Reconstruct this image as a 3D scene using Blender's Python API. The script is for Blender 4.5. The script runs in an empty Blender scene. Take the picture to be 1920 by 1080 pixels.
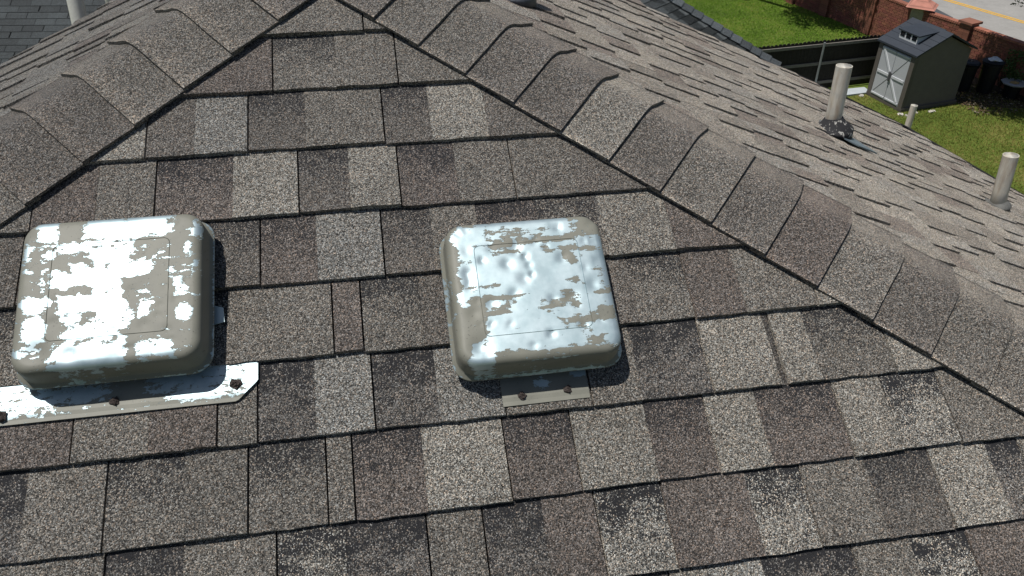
import bpy, math, random
from mathutils import Vector, Matrix, noise

scene = bpy.context.scene
C = scene.collection
rnd = random.Random(7)

# ------------------------------------------------------------------ camera, sky, sun, exposure
CAM = Vector((0.0916, -2.0194, 0.4004))
RGT = Vector((0.9856, -0.1686, 0.0106)); UPV = Vector((0.0887, 0.5700, 0.8168)); FWD = Vector((0.1437, 0.8041, -0.5768))
FPX = 1528.0                                     # focal length in pixels of the 1920 px wide photograph
cd = bpy.data.cameras.new('camera'); cam = bpy.data.objects.new('camera', cd); C.objects.link(cam)
cd.sensor_width = 36.0; cd.lens = FPX / 1920 * 36.0; cd.clip_start = 0.05; cd.clip_end = 400
m = Matrix((RGT, UPV, -FWD)).transposed().to_4x4(); m.translation = CAM
cam.matrix_world = m
scene.camera = cam

TOSUN = Vector((-0.35, -0.045, 1.13)).normalized()
world = bpy.data.worlds.new('World'); scene.world = world; world.use_nodes = True
wn = world.node_tree
sky = wn.nodes.new('ShaderNodeTexSky'); sky.sky_type = 'NISHITA'; sky.sun_disc = False
sky.sun_elevation = math.asin(TOSUN.z); sky.sun_rotation = math.atan2(TOSUN.x, TOSUN.y)
sky.air_density = 1.0; sky.dust_density = 1.0; sky.ozone_density = 1.0
bg = wn.nodes['Background']; bg.inputs['Strength'].default_value = 0.055
wn.links.new(sky.outputs[0], bg.inputs['Color'])
sl = bpy.data.lights.new('sun', 'SUN'); sl.energy = 4.2; sl.angle = math.radians(0.53); sl.color = (1.0, 0.965, 0.915)
sun = bpy.data.objects.new('sun', sl); C.objects.link(sun)
sun.rotation_euler = TOSUN.to_track_quat('Z', 'Y').to_euler(); sun.location = TOSUN * 30
scene.view_settings.view_transform = 'Standard'; scene.view_settings.look = 'None'
scene.view_settings.exposure = 0.0; scene.view_settings.gamma = 1.0
scene.view_settings.use_curve_mapping = False

# ------------------------------------------------------------------ helpers
def tag(o, label=None, cat=None, group=None, kind=None):
    if label: o['label'] = label
    if cat: o['category'] = cat
    if group: o['group'] = group
    if kind: o['kind'] = kind
    return o

def empty(name, loc=(0, 0, 0), label=None, cat=None, group=None):
    o = bpy.data.objects.new(name, None); C.objects.link(o); o.location = loc; o.empty_display_size = 0.1
    return tag(o, label, cat, group)

class MB:
    """collects polygons in world coordinates, builds ONE mesh object"""
    def __init__(s): s.v = []; s.f = []; s.a = []; s.b = []
    def add(s, verts, faces, a=None, b=None):
        n = len(s.v); s.v += [tuple(v) for v in verts]
        s.f += [tuple(i + n for i in f) for f in faces]
        k = len(verts)
        s.a += (a if isinstance(a, list) else [a or (0, 0, 0, 1)] * k)
        s.b += (b if isinstance(b, list) else [b or (0, 0, 0, 1)] * k)
        return s
    def build(s, name, mat, parent=None, smooth=False, attrs=False, loc=None):
        loc = Vector(loc) if loc is not None else Vector((0, 0, 0))
        me = bpy.data.meshes.new(name)
        me.from_pydata([tuple(Vector(v) - loc) for v in s.v], [], s.f)
        if attrs:
            for nm, dat in (('tone', s.a), ('dat', s.b)):
                at = me.attributes.new(nm, 'FLOAT_COLOR', 'POINT')
                at.data.foreach_set('color', [x for c in dat for x in c])
        me.materials.append(mat)
        if smooth: me.polygons.foreach_set('use_smooth', [True] * len(me.polygons))
        me.update()
        o = bpy.data.objects.new(name, me); C.objects.link(o)
        o.location = loc
        if parent:
            o.parent = parent; o.matrix_parent_inverse = Matrix.Translation(-wpos(parent))
        return o
    def box(s, c, d, ax=None, a=None, b=None):
        """box by centre, half sizes, axes"""
        ax = ax or (Vector((1, 0, 0)), Vector((0, 1, 0)), Vector((0, 0, 1)))
        c = Vector(c); vs = []
        for k in (-1, 1):
            for j in (-1, 1):
                for i in (-1, 1): vs.append(c + ax[0] * d[0] * i + ax[1] * d[1] * j + ax[2] * d[2] * k)
        return s.add(vs, [(0, 2, 3, 1), (4, 5, 7, 6), (0, 1, 5, 4), (2, 6, 7, 3), (0, 4, 6, 2), (1, 3, 7, 5)], a, b)
    def tube(s, pts, radii, n=12, cap0=True, cap1=True):
        rings = []; pts = [Vector(p) for p in pts]
        for i, p in enumerate(pts):
            d = (pts[min(i + 1, len(pts) - 1)] - pts[max(i - 1, 0)])
            d = d.normalized() if d.length > 1e-6 else (pts[-1] - pts[0]).normalized()
            u = d.cross(Vector((0.31, 0.95, 0.05))).normalized(); w = d.cross(u)
            rings.append([p + (u * math.cos(2 * math.pi * j / n) + w * math.sin(2 * math.pi * j / n)) * radii[i] for j in range(n)])
        vs = [v for r in rings for v in r]; fs = []
        for i in range(len(pts) - 1):
            for j in range(n): fs.append((i * n + j, i * n + (j + 1) % n, (i + 1) * n + (j + 1) % n, (i + 1) * n + j))
        if cap0: fs.append(tuple(reversed(range(n))))
        if cap1: fs.append(tuple(range((len(pts) - 1) * n, len(pts) * n)))
        return s.add(vs, fs)

def wpos(o):
    p = o.location.copy()
    while o.parent:
        if o.matrix_parent_inverse == Matrix.Identity(4): p = p + o.parent.location; o = o.parent
        else: break          # meshes built with a parent carry world coordinates already
    return p

# ------------------------------------------------------------------ materials
def new_mat(name):
    mt = bpy.data.materials.new(name); mt.use_nodes = True
    nt = mt.node_tree; return mt, nt, nt.nodes, nt.links, nt.nodes['Principled BSDF']

def mnode(N, L, op, a, b=None, clamp=False):
    n = N.new('ShaderNodeMath'); n.operation = op; n.use_clamp = clamp
    for i, x in enumerate((a, b)):
        if x is None: continue
        if isinstance(x, (int, float)): n.inputs[i].default_value = x
        else: L.new(x, n.inputs[i])
    return n.outputs[0]

def mixc(N, L, fac, a, b, mode='MIX'):
    n = N.new('ShaderNodeMix'); n.data_type = 'RGBA'; n.blend_type = mode
    for sock, x in ((n.inputs[0], fac), (n.inputs[6], a), (n.inputs[7], b)):
        if isinstance(x, (int, float)): sock.default_value = x
        elif isinstance(x, tuple): sock.default_value = (*x, 1) if len(x) == 3 else x
        else: L.new(x, sock)
    return n.outputs[2]

def noise_tex(N, L, co, scale, detail=3, rough=0.55, vec_scale=None):
    if vec_scale:
        mp = N.new('ShaderNodeMapping'); mp.inputs['Scale'].default_value = vec_scale; L.new(co, mp.inputs[0]); co = mp.outputs[0]
    n = N.new('ShaderNodeTexNoise'); n.inputs['Scale'].default_value = scale; n.inputs['Detail'].default_value = detail
    n.inputs['Roughness'].default_value = rough; L.new(co, n.inputs['Vector']); return n

def ramp(N, L, fac, stops, const=False):
    n = N.new('ShaderNodeValToRGB'); e = n.color_ramp.elements
    if const: n.color_ramp.interpolation = 'CONSTANT'
    while len(e) < len(stops): e.new(0.5)
    for i, (p, c) in enumerate(stops):
        e[i].position = p; e[i].color = (*c, 1) if isinstance(c, tuple) else (c, c, c, 1)
    L.new(fac, n.inputs[0]); return n.outputs[0]

def plain(name, col, rough=0.8, var=0.25, scale=8.0, metal=0.0, spec=0.3, bump=0.0):
    mt, nt, N, L, P = new_mat(name)
    g = N.new('ShaderNodeNewGeometry')
    n1 = noise_tex(N, L, g.outputs['Position'], scale, 6, 0.65); n2 = noise_tex(N, L, g.outputs['Position'], scale * 7, 3, 0.6)
    f = mnode(N, L, 'ADD', mnode(N, L, 'MULTIPLY', n1.outputs['Fac'], 0.65), mnode(N, L, 'MULTIPLY', n2.outputs['Fac'], 0.35))
    c = ramp(N, L, f, [(0.3, tuple(x * (1 - var) for x in col)), (0.7, tuple(min(1, x * (1 + var)) for x in col))])
    L.new(c, P.inputs['Base Color']); P.inputs['Roughness'].default_value = rough; P.inputs['Metallic'].default_value = metal
    P.inputs['Specular IOR Level'].default_value = spec
    if bump:
        b = N.new('ShaderNodeBump'); b.inputs['Strength'].default_value = bump; b.inputs['Distance'].default_value = 0.01
        L.new(n2.outputs['Fac'], b.inputs['Height']); L.new(b.outputs[0], P.inputs['Normal'])
    return mt

def shingle_material():
    mt, nt, N, L, P = new_mat('asphalt_shingle_granules')
    g = N.new('ShaderNodeNewGeometry'); pos = g.outputs['Position']
    at = N.new('ShaderNodeAttribute'); at.attribute_name = 'tone'
    ad = N.new('ShaderNodeAttribute'); ad.attribute_name = 'dat'
    sp = N.new('ShaderNodeSeparateColor'); L.new(ad.outputs['Color'], sp.inputs[0])
    sv, tf, mo = sp.outputs[0], sp.outputs[1], sp.outputs[2]
    v = N.new('ShaderNodeTexVoronoi'); v.inputs['Scale'].default_value = 600; v.inputs['Randomness'].default_value = 1.0
    L.new(pos, v.inputs['Vector'])
    vs = N.new('ShaderNodeSeparateColor'); L.new(v.outputs['Color'], vs.inputs[0])
    r1, r2, r3 = vs.outputs[0], vs.outputs[1], vs.outputs[2]
    # blotches that steer how many dark granules sit in one area (blend drops of the real product)
    bl = noise_tex(N, L, pos, 22, 4, 0.65); bl2 = noise_tex(N, L, pos, 55, 3, 0.6, (0.35, 1, 1))
    blo = mnode(N, L, 'ADD', mnode(N, L, 'MULTIPLY', bl.outputs['Fac'], 0.5), mnode(N, L, 'MULTIPLY', bl2.outputs['Fac'], 0.5))
    # printed dark band on the upper part of recessed tabs: probability of black granules
    band = mnode(N, L, 'MULTIPLY', tf, mnode(N, L, 'SUBTRACT', mnode(N, L, 'ADD', mnode(N, L, 'MULTIPLY', sv, 1.5), mnode(N, L, 'MULTIPLY', blo, 2.6)), 1.85), True)
    mott = mnode(N, L, 'MULTIPLY', mo, mnode(N, L, 'MULTIPLY', mnode(N, L, 'SUBTRACT', blo, 0.40), 4.0), True)
    pdark = mnode(N, L, 'ADD', mnode(N, L, 'MULTIPLY', band, 0.66), mnode(N, L, 'MULTIPLY', mott, 0.5), True)
    isdark = mnode(N, L, 'LESS_THAN', r2, pdark)
    mult = ramp(N, L, r1, [(0.0, 0.06), (0.22, 0.30), (0.5, 0.80), (0.72, 1.22), (0.88, 1.95), (1.0, 3.2)])
    base = mixc(N, L, 1.0, at.outputs['Color'], mult, 'MULTIPLY')
    hue = ramp(N, L, r3, [(0.0, (0.92, 0.99, 1.05)), (0.45, (1.0, 1.0, 0.99)), (0.75, (1.04, 0.99, 0.92)), (1.0, (1.16, 0.96, 0.82))])
    base = mixc(N, L, 1.0, base, hue, 'MULTIPLY')
    big = noise_tex(N, L, pos, 4.5, 4, 0.6)
    bigm = ramp(N, L, big.outputs['Fac'], [(0.3, 0.86), (0.7, 1.13)])
    base = mixc(N, L, 1.0, base, bigm, 'MULTIPLY')
    base = mixc(N, L, isdark, base, (0.016, 0.016, 0.018))
    L.new(base, P.inputs['Base Color']); P.inputs['Roughness'].default_value = 0.72
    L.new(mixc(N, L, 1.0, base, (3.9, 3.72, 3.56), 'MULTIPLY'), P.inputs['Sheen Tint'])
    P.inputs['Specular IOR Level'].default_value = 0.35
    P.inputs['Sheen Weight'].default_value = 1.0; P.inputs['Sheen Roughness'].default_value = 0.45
    b = N.new('ShaderNodeBump'); b.inputs['Strength'].default_value = 0.75; b.inputs['Distance'].default_value = 0.0016
    L.new(mnode(N, L, 'SUBTRACT', r3, mnode(N, L, 'MULTIPLY', v.outputs['Distance'], 1.2)), b.inputs['Height'])
    b2 = N.new('ShaderNodeBump'); b2.inputs['Strength'].default_value = 0.35; b2.inputs['Distance'].default_value = 0.004
    L.new(bl.outputs['Fac'], b2.inputs['Height']); L.new(b2.outputs[0], b.inputs['Normal'])
    L.new(b.outputs[0], P.inputs['Normal'])
    return mt

def vent_material():
    """galvanised steel with flaking olive-grey paint; attribute 'tone' red holds how bare the spot is, 'dat' the local position"""
    mt, nt, N, L, P = new_mat('flaking_paint_on_galvanised_steel')
    at = N.new('ShaderNodeAttribute'); at.attribute_name = 'tone'
    ad = N.new('ShaderNodeAttribute'); ad.attribute_name = 'dat'
    sp = N.new('ShaderNodeSeparateColor'); L.new(at.outputs['Color'], sp.inputs[0]); bare = sp.outputs[0]
    co = ad.outputs['Vector']
    a = noise_tex(N, L, co, 34, 9, 0.72, (0.55, 1.25, 1)); b = noise_tex(N, L, co, 120, 6, 0.75, (0.6, 1.1, 1))
    st = noise_tex(N, L, co, 60, 3, 0.6, (0.10, 1.6, 1))
    f = mnode(N, L, 'ADD', mnode(N, L, 'MULTIPLY', mnode(N, L, 'SUBTRACT', a.outputs['Fac'], 0.5), 1.2), mnode(N, L, 'MULTIPLY', mnode(N, L, 'SUBTRACT', b.outputs['Fac'], 0.5), 1.9))
    f = mnode(N, L, 'ADD', f, mnode(N, L, 'MULTIPLY', mnode(N, L, 'SUBTRACT', st.outputs['Fac'], 0.5), sp.outputs[1]))
    tot = mnode(N, L, 'ADD', bare, f)
    mask = ramp(N, L, tot, [(0.49, 0.0), (0.505, 1.0)])
    pn = noise_tex(N, L, co, 14, 5, 0.6)
    paint = ramp(N, L, pn.outputs['Fac'], [(0.3, (0.165, 0.165, 0.137)), (0.7, (0.215, 0.213, 0.175))])
    spk = noise_tex(N, L, co, 210, 2, 0.6)
    paint = mixc(N, L, ramp(N, L, spk.outputs['Fac'], [(0.66, 0.0), (0.72, 0.7)]), paint, (0.07, 0.07, 0.06))
    zn = noise_tex(N, L, co, 30, 4, 0.6)
    metal = ramp(N, L, zn.outputs['Fac'], [(0.35, (0.36, 0.46, 0.49)), (0.65, (0.48, 0.58, 0.61))])
    col = mixc(N, L, mask, paint, metal)
    L.new(col, P.inputs['Base Color'])
    mk = N.new('ShaderNodeSeparateColor'); L.new(mask, mk.inputs[0]); mv = mk.outputs[0]
    L.new(mnode(N, L, 'MULTIPLY', mv, 0.62), P.inputs['Metallic'])
    rr = mnode(N, L, 'ADD', 0.55, mnode(N, L, 'MULTIPLY', mv, -0.05))
    L.new(rr, P.inputs['Roughness'])
    P.inputs['Specular IOR Level'].default_value = 0.4
    bu = N.new('ShaderNodeBump'); bu.inputs['Strength'].default_value = 0.7; bu.inputs['Distance'].default_value = 0.0010; bu.invert = True
    L.new(mv, bu.inputs['Height'])
    dn = noise_tex(N, L, co, 20, 2, 0.5)
    b2 = N.new('ShaderNodeBump'); b2.inputs['Strength'].default_value = 0.12; b2.inputs['Distance'].default_value = 0.006
    L.new(dn.outputs['Fac'], b2.inputs['Height']); L.new(b2.outputs[0], bu.inputs['Normal']); L.new(bu.outputs[0], P.inputs['Normal'])
    return mt

M_SH = shingle_material(); M_VENT = vent_material()
M_DECK = plain('dark_felt_underlay', (0.018, 0.017, 0.017), 0.95, 0.2, 30)
M_DARK = plain('dark_vent_interior', (0.02, 0.02, 0.02), 0.9, 0.2, 30)
M_TAR = plain('weathered_tar_sealant', (0.085, 0.068, 0.062), 0.85, 0.5, 90, bump=0.8)
def pvc_mat():
    mt, nt, N, L, P = new_mat('weathered_cream_pvc')
    g = N.new('ShaderNodeNewGeometry'); pos = g.outputs['Position']
    a = noise_tex(N, L, pos, 55, 5, 0.65, (1, 1, 0.16)); b = noise_tex(N, L, pos, 160, 4, 0.7); c_ = noise_tex(N, L, pos, 22, 4, 0.6)
    c = ramp(N, L, a.outputs['Fac'], [(0.33, (0.46, 0.38, 0.29)), (0.48, (0.60, 0.55, 0.45)), (0.62, (0.68, 0.645, 0.555))])
    c = mixc(N, L, ramp(N, L, c_.outputs['Fac'], [(0.5, 0.0), (0.68, 0.5)]), c, (0.45, 0.45, 0.42))
    c = mixc(N, L, ramp(N, L, b.outputs['Fac'], [(0.66, 0.0), (0.72, 0.8)]), c, (0.13, 0.12, 0.09))
    L.new(c, P.inputs['Base Color']); P.inputs['Roughness'].default_value = 0.6; return mt
M_PVC = pvc_mat()
M_PVCW = plain('white_pvc', (0.60, 0.60, 0.54), 0.5, 0.15, 20)
M_FLASH = plain('bluish_metal_flashing', (0.22, 0.27, 0.30), 0.45, 0.3, 40, metal=0.5)
M_WALL = plain('house_brick_plain', (0.30, 0.22, 0.17), 0.9, 0.2, 6)
M_DRIP = plain('black_drip_edge', (0.015, 0.015, 0.015), 0.5, 0.2, 20)
M_NSH = None

# ------------------------------------------------------------------ roof geometry (apex at origin)
PITCH = math.radians(30.6466); SPITCH = math.radians(24.4464)
cp, sp_ = math.cos(PITCH), math.sin(PITCH); cs, ss = math.cos(SPITCH), math.sin(SPITCH)
K = 0.8918; Q = math.tan(SPITCH) / math.tan(PITCH)
nN = Vector((0, -sp_, cp)); nR = Vector((ss, 0, cs)); nL = Vector((-ss, 0, cs))
E = 0.143; S0 = 0.3136; ES = 0.113; WC = 0.15
def FN(u, s, z): return Vector((u, -s * cp - z * sp_, -s * sp_ + z * cp))
def FR(u, s, z): return Vector((s * cs + z * ss, u, -s * ss + z * cs))
def FL(u, s, z): return Vector((-s * cs - z * ss, u, -s * ss + z * cs))

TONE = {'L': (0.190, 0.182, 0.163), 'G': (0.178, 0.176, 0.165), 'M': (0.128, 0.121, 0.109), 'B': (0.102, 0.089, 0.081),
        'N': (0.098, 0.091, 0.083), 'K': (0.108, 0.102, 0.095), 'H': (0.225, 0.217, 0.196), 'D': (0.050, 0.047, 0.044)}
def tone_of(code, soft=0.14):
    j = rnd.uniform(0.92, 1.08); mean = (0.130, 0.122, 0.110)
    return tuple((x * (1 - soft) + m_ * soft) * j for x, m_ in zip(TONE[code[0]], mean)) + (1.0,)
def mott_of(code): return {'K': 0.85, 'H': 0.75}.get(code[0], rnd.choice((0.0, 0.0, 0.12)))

def clip(poly, a, b, c):
    """keep a*u + b*s <= c"""
    out = []
    for i in range(len(poly)):
        p, q = poly[i], poly[(i + 1) % len(poly)]
        dp, dq = a * p[0] + b * p[1] - c, a * q[0] + b * q[1] - c
        if dp <= 0: out.append(p)
        if dp * dq < 0:
            t = dp / (dp - dq); out.append((p[0] + (q[0] - p[0]) * t, p[1] + (q[1] - p[1]) * t))
    return out

def slab(F, u0, u1, s_top, s_butt, zt, zb, clips, code, jit=0.0008, step=0.026, expo=E, flip=False, skew=0.0, soft=0.14):
    n = max(1, int((u1 - u0) / step))
    poly = [(u0 + skew, s_top), (u1 + skew, s_top)]
    for i in range(n, -1, -1):
        poly.append((u0 + (u1 - u0) * i / n, s_butt + rnd.gauss(0, jit)))
    for c in clips:
        poly = clip(poly, *c)
        if len(poly) < 3: return None
    zf = lambda s: zt + (zb - zt) * (s - s_top) / (s_butt - s_top)
    ar = sum(poly[i][0] * poly[(i + 1) % len(poly)][1] - poly[(i + 1) % len(poly)][0] * poly[i][1] for i in range(len(poly)))
    if abs(ar) < 4e-4: return None
    nz = rnd.uniform(0, 50)
    up = []; lo = []; at = []
    T = tone_of(code, soft); tf = 1.0 if 't' in code else 0.0; mo = mott_of(code)
    for (u, s) in poly:
        z = zf(s) + 0.0009 * noise.noise((u * 14, s * 14, nz)) + 0.0030 * (zb / 0.012) * max(0, (s - s_top) / (s_butt - s_top)) * noise.noise((u * 7, s_butt * 31, 2.0))
        up.append(F(u, s, z)); lo.append(F(u, s, -0.003))
        at.append(((s_butt - s) / expo, tf, mo, 1.0))
    k = len(poly)
    top = tuple(range(k))
    if (ar > 0) != flip: pass
    else: top = tuple(reversed(top))
    fs = [top]
    for i in range(k):
        j = (i + 1) % k
        q = (i, j, k + j, k + i)
        fs.append(q if top[0] != 0 else tuple(reversed(q)))
    mb = MB(); mb.add(up + lo, fs, [T] * (2 * k), at + at)
    cen = sum(up, Vector()) / k
    return mb, cen, up

def pj(X):
    q = Vector(X) - CAM; d = q.dot(FWD)
    if d < 0.05: return None
    return 960 + FPX * q.dot(RGT) / d, 540 - FPX * q.dot(UPV) / d

def shown_area(up):
    pts = [pj(v) for v in up]
    if any(p is None for p in pts): return 0
    if not any(-5 < p[0] < 1925 and -5 < p[1] < 1085 for p in pts): return 0
    pts = [(min(max(p[0], 0), 1920), min(max(p[1], 0), 1080)) for p in pts]
    return abs(sum(pts[i][0] * pts[(i + 1) % len(pts)][1] - pts[(i + 1) % len(pts)][0] * pts[i][1] for i in range(len(pts)))) / 2

house = empty('house', (0, 0, -9), 'brown and grey shingled house roof filling the foreground', 'house')

# front slope: courses with the tabs seen in the photograph: (right end in metres, j = open joint / s = tight, tone)
BL = {
 0:([],'M'),
 1:([(-0.111,'j','B'),(0.015,'s','Mt'),(0.14,'j','M')],'M'),
 2:([(-0.35,'j','L'),(-0.261,'s','N'),(-0.161,'j','G'),(-0.051,'s','Nt'),(0.102,'j','M'),(0.195,'s','Nt'),(0.309,'s','L')],'N'),
 3:([(-0.542,'j','M'),(-0.433,'s','B'),(-0.33,'j','M'),(-0.19,'s','Bt'),(-0.069,'j','L'),(0.027,'s','Nt'),(0.122,'j','L'),(0.234,'s','Bt'),(0.345,'j','M'),(0.469,'s','M')],'N'),
 4:([(-0.552,'j','N'),(-0.351,'s','Nt'),(-0.142,'j','Nt'),(-0.041,'s','Bt'),(0.08,'j','G'),(0.173,'s','Nt'),(0.261,'s','M'),(0.378,'s','Bt'),(0.503,'s','Mt'),(0.637,'s','L')],'B'),
 5:([(-0.612,'j','M'),(-0.464,'s','Mt'),(-0.285,'s','M'),(-0.197,'s','Mt'),(-0.019,'j','M'),(0.032,'j','B'),(0.138,'s','Mt'),(0.266,'j','N'),(0.413,'s','Mt'),(0.534,'s','N'),(0.643,'j','Mt'),(0.743,'s','B'),(0.886,'j','M')],'L'),
 6:([(-0.649,'s','M'),(-0.443,'j','B'),(-0.323,'s','M'),(-0.216,'j','B'),(-0.151,'j','M'),(-0.056,'s','Kt'),(0.042,'j','G'),(0.151,'s','Kt'),(0.265,'j','G'),(0.419,'j','M'),(0.51,'s','M'),(0.642,'j','Kt'),(0.771,'s','L'),(0.784,'j','D'),(0.85,'s','L'),(0.999,'j','Mt')],'L'),
 7:([(-0.644,'s','B'),(-0.507,'s','Kt'),(-0.387,'j','M'),(-0.268,'s','Mt'),(-0.168,'j','M'),(-0.043,'j','Mt'),(0.0,'j','M'),(0.116,'s','Bt'),(0.256,'j','L'),(0.375,'j','Bt'),(0.509,'s','L'),(0.62,'j','Bt'),(0.716,'s','L'),(0.867,'j','Bt'),(0.963,'j','L'),(1.075,'j','Ht')],'M'),
 8:([(-0.574,'j','L'),(-0.383,'j','M'),(-0.267,'s','Kt'),(-0.126,'j','M'),(-0.018,'s','Ht'),(0.111,'j','Kt'),(0.203,'j','M'),(0.302,'s','Kt'),(0.392,'j','B'),(0.51,'j','Ht'),(0.66,'s','B'),(0.762,'j','Ht'),(0.883,'s','M'),(1.007,'j','Nt'),(1.12,'s','L'),(1.185,'j','Kt')],'L'),
 9:([(0.558,'s','Kt'),(0.652,'s','G'),(0.814,'j','Kt'),(0.92,'s','M'),(1.025,'j','Ht')],'B')}
NCOURSE = 17
pieces = []                                     # (area, mesh builder, centre, slope index)
codes = ['L', 'Mt', 'M', 'Bt', 'L', 'Kt', 'M', 'Nt', 'G', 'B']
for k in range(NCOURSE):
    sb = S0 + k * E; st = sb - E - 0.022
    lim = sb / K + 0.02
    bl, last = BL.get(k, ([], None))
    row = []
    if k <= 8:
        u = -lim
        for ub, ty, code in bl:
            row.append((u, ub, ty, code)); u = ub
        row.append((u, lim, 'j', last))
        # fill a long first / last tab with further tabs
        out = []
        for (a, b, ty, code) in row:
            if b <= a: continue
            while b - a > 0.36:
                if a == -lim: out.append((a, a + 0.21, rnd.choice('js'), rnd.choice(codes))); a += 0.21
                else: out.append((a, a + 0.24, 'j', code)); a += 0.24; code = rnd.choice(codes)
            out.append((a, b, ty, code))
        row = out
    else:
        u = -lim
        first = bl[0][0] if bl else lim
        while u < first - 0.05:
            w = min(rnd.uniform(0.09, 0.2), first - u); row.append((u, u + w, rnd.choice('js'), rnd.choice(codes))); u += w
        for ub, ty, code in bl:
            row.append((u, ub, ty, code)); u = ub
        while bl and u < lim:
            w = rnd.uniform(0.09, 0.2); row.append((u, u + w, rnd.choice('js'), last or rnd.choice(codes))); u += w; last = None
    grp = rnd.gauss(0, 0.0012); gz = 0
    for i, (a, b, ty, code) in enumerate(row):
        ga = 0.0016 if (i and row[i - 1][2] == 'j') else 0.0002
        gb = 0.0016 if ty == 'j' else 0.0002
        zb = 0.0124 if 't' not in code else 0.0104
        if code == 'D': zb = 0.0048
        r_ = slab(FN, a + ga, b - gb, st, sb + grp, 0.0008, zb + rnd.uniform(-0.0006, 0.0008) + gz,
                  [(1, -1 / K, -0.004), (-1, -1 / K, -0.004)], code)
        if ty == 'j': grp = rnd.gauss(0, 0.0016); gz = max(0, rnd.gauss(0, 0.0013))
        if r_: pieces.append((shown_area(r_[2]), r_[0], r_[1], 0))

# side slopes: far edge polylines in plan (x, y)
EDGE_R = [(0.0, 1.07), (1.0, 1.07), (1.29, 1.02), (1.78, 1.06), (2.1, 1.04), (2.40, 1.0), (2.64, 0.73), (2.75, 0.60), (2.95, 0.30), (3.2, -0.1), (3.5, -0.6), (3.9, -1.2)]
EDGE_L = [(0.0, 0.52), (0.61, 0.493), (0.722, 0.445), (0.934, 0.40), (1.6, 0.30), (2.6, 0.1), (3.9, -0.1)]
def edge_y(ed, x):
    for (x0, y0), (x1, y1) in zip(ed, ed[1:]):
        if x0 <= x <= x1: return y0 + (y1 - y0) * (x - x0) / (x1 - x0)
    return ed[-1][1]
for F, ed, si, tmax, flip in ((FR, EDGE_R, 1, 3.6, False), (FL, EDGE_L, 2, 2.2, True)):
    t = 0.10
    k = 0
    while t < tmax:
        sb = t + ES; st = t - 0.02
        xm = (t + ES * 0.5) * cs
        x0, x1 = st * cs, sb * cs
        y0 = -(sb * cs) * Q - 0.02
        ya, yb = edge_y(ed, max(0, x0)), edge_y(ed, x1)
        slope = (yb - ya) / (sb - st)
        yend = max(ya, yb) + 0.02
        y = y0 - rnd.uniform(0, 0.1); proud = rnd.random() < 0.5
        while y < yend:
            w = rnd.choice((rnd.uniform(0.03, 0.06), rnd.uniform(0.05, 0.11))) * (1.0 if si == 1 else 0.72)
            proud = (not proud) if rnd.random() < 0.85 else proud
            code = rnd.choice(['L', 'M', 'B', 'H', 'G', 'L', 'M', 'G']) if proud else rnd.choice(['M', 'G', 'L', 'B', 'H', 'L'])  # tone mix skewed light: side slopes' grazing brightness put into the colour
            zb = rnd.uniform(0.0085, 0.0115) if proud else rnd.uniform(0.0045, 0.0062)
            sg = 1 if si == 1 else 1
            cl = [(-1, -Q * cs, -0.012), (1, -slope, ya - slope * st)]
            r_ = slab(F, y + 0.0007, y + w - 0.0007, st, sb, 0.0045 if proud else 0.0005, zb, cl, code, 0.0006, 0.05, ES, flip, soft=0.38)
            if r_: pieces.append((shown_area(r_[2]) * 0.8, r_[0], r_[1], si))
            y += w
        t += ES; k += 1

# decks of the slopes (felt under the shingles) -> parts of the house
def poly_obj(name, pts, mat, parent, th=0.03):
    mb = MB(); n = len(pts); lo = [Vector(p) - Vector((0, 0, th)) for p in pts]
    fs = [tuple(range(n)), tuple(reversed(range(n, 2 * n)))]
    for i in range(n): j = (i + 1) % n; fs.append((i, n + i, n + j, j))
    mb.add(list(pts) + lo, fs); return mb.build(name, mat, parent, loc=sum((Vector(p) for p in pts), Vector()) / n)
SB = S0 + (NCOURSE - 1) * E
zoff = -0.004
d0 = poly_obj('roof_slope', [FN(0, 0, zoff), FN(-SB / K, SB, zoff), FN(SB / K, SB, zoff)], M_DECK, house)
def side_poly(F, ed, tmax):
    pts = [F(ed[0][1], 0, zoff)] + [F(y, x / cs, zoff) for x, y in ed[1:] if x / cs <= tmax + 0.4]
    xl = min(ed[-1][0], (tmax + 0.4) * cs)
    pts += [F(-xl * Q, xl / cs, zoff), F(0, 0, zoff)]
    return pts
d1 = poly_obj('roof_slope', side_poly(FR, EDGE_R, 4.0), M_DECK, house)
d2 = poly_obj('roof_slope', side_poly(FL, EDGE_L, 4.0), M_DECK, house)
decks = [d0, d1, d2]
tag(d0, 'front roof slope carrying two metal vents'); tag(d1, 'right roof slope with vent pipes'); tag(d2, 'left roof slope seen edge-on')

pieces.sort(key=lambda q: -q[0])
rest = [MB(), MB(), MB()]
cnt = 0
for ar, mb, cen, si in pieces:
    if cnt < 298 and ar > 60:
        mb.build('shingle', M_SH, decks[si], attrs=True, loc=cen); cnt += 1
    else:
        r = rest[si]; n = len(r.v); r.v += mb.v; r.f += [tuple(i + n for i in f) for f in mb.f]; r.a += mb.a; r.b += mb.b
for si, r in enumerate(rest):
    if r.v: tag(r.build('small_shingles', M_SH, decks[si], attrs=True), kind='stuff')

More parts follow.
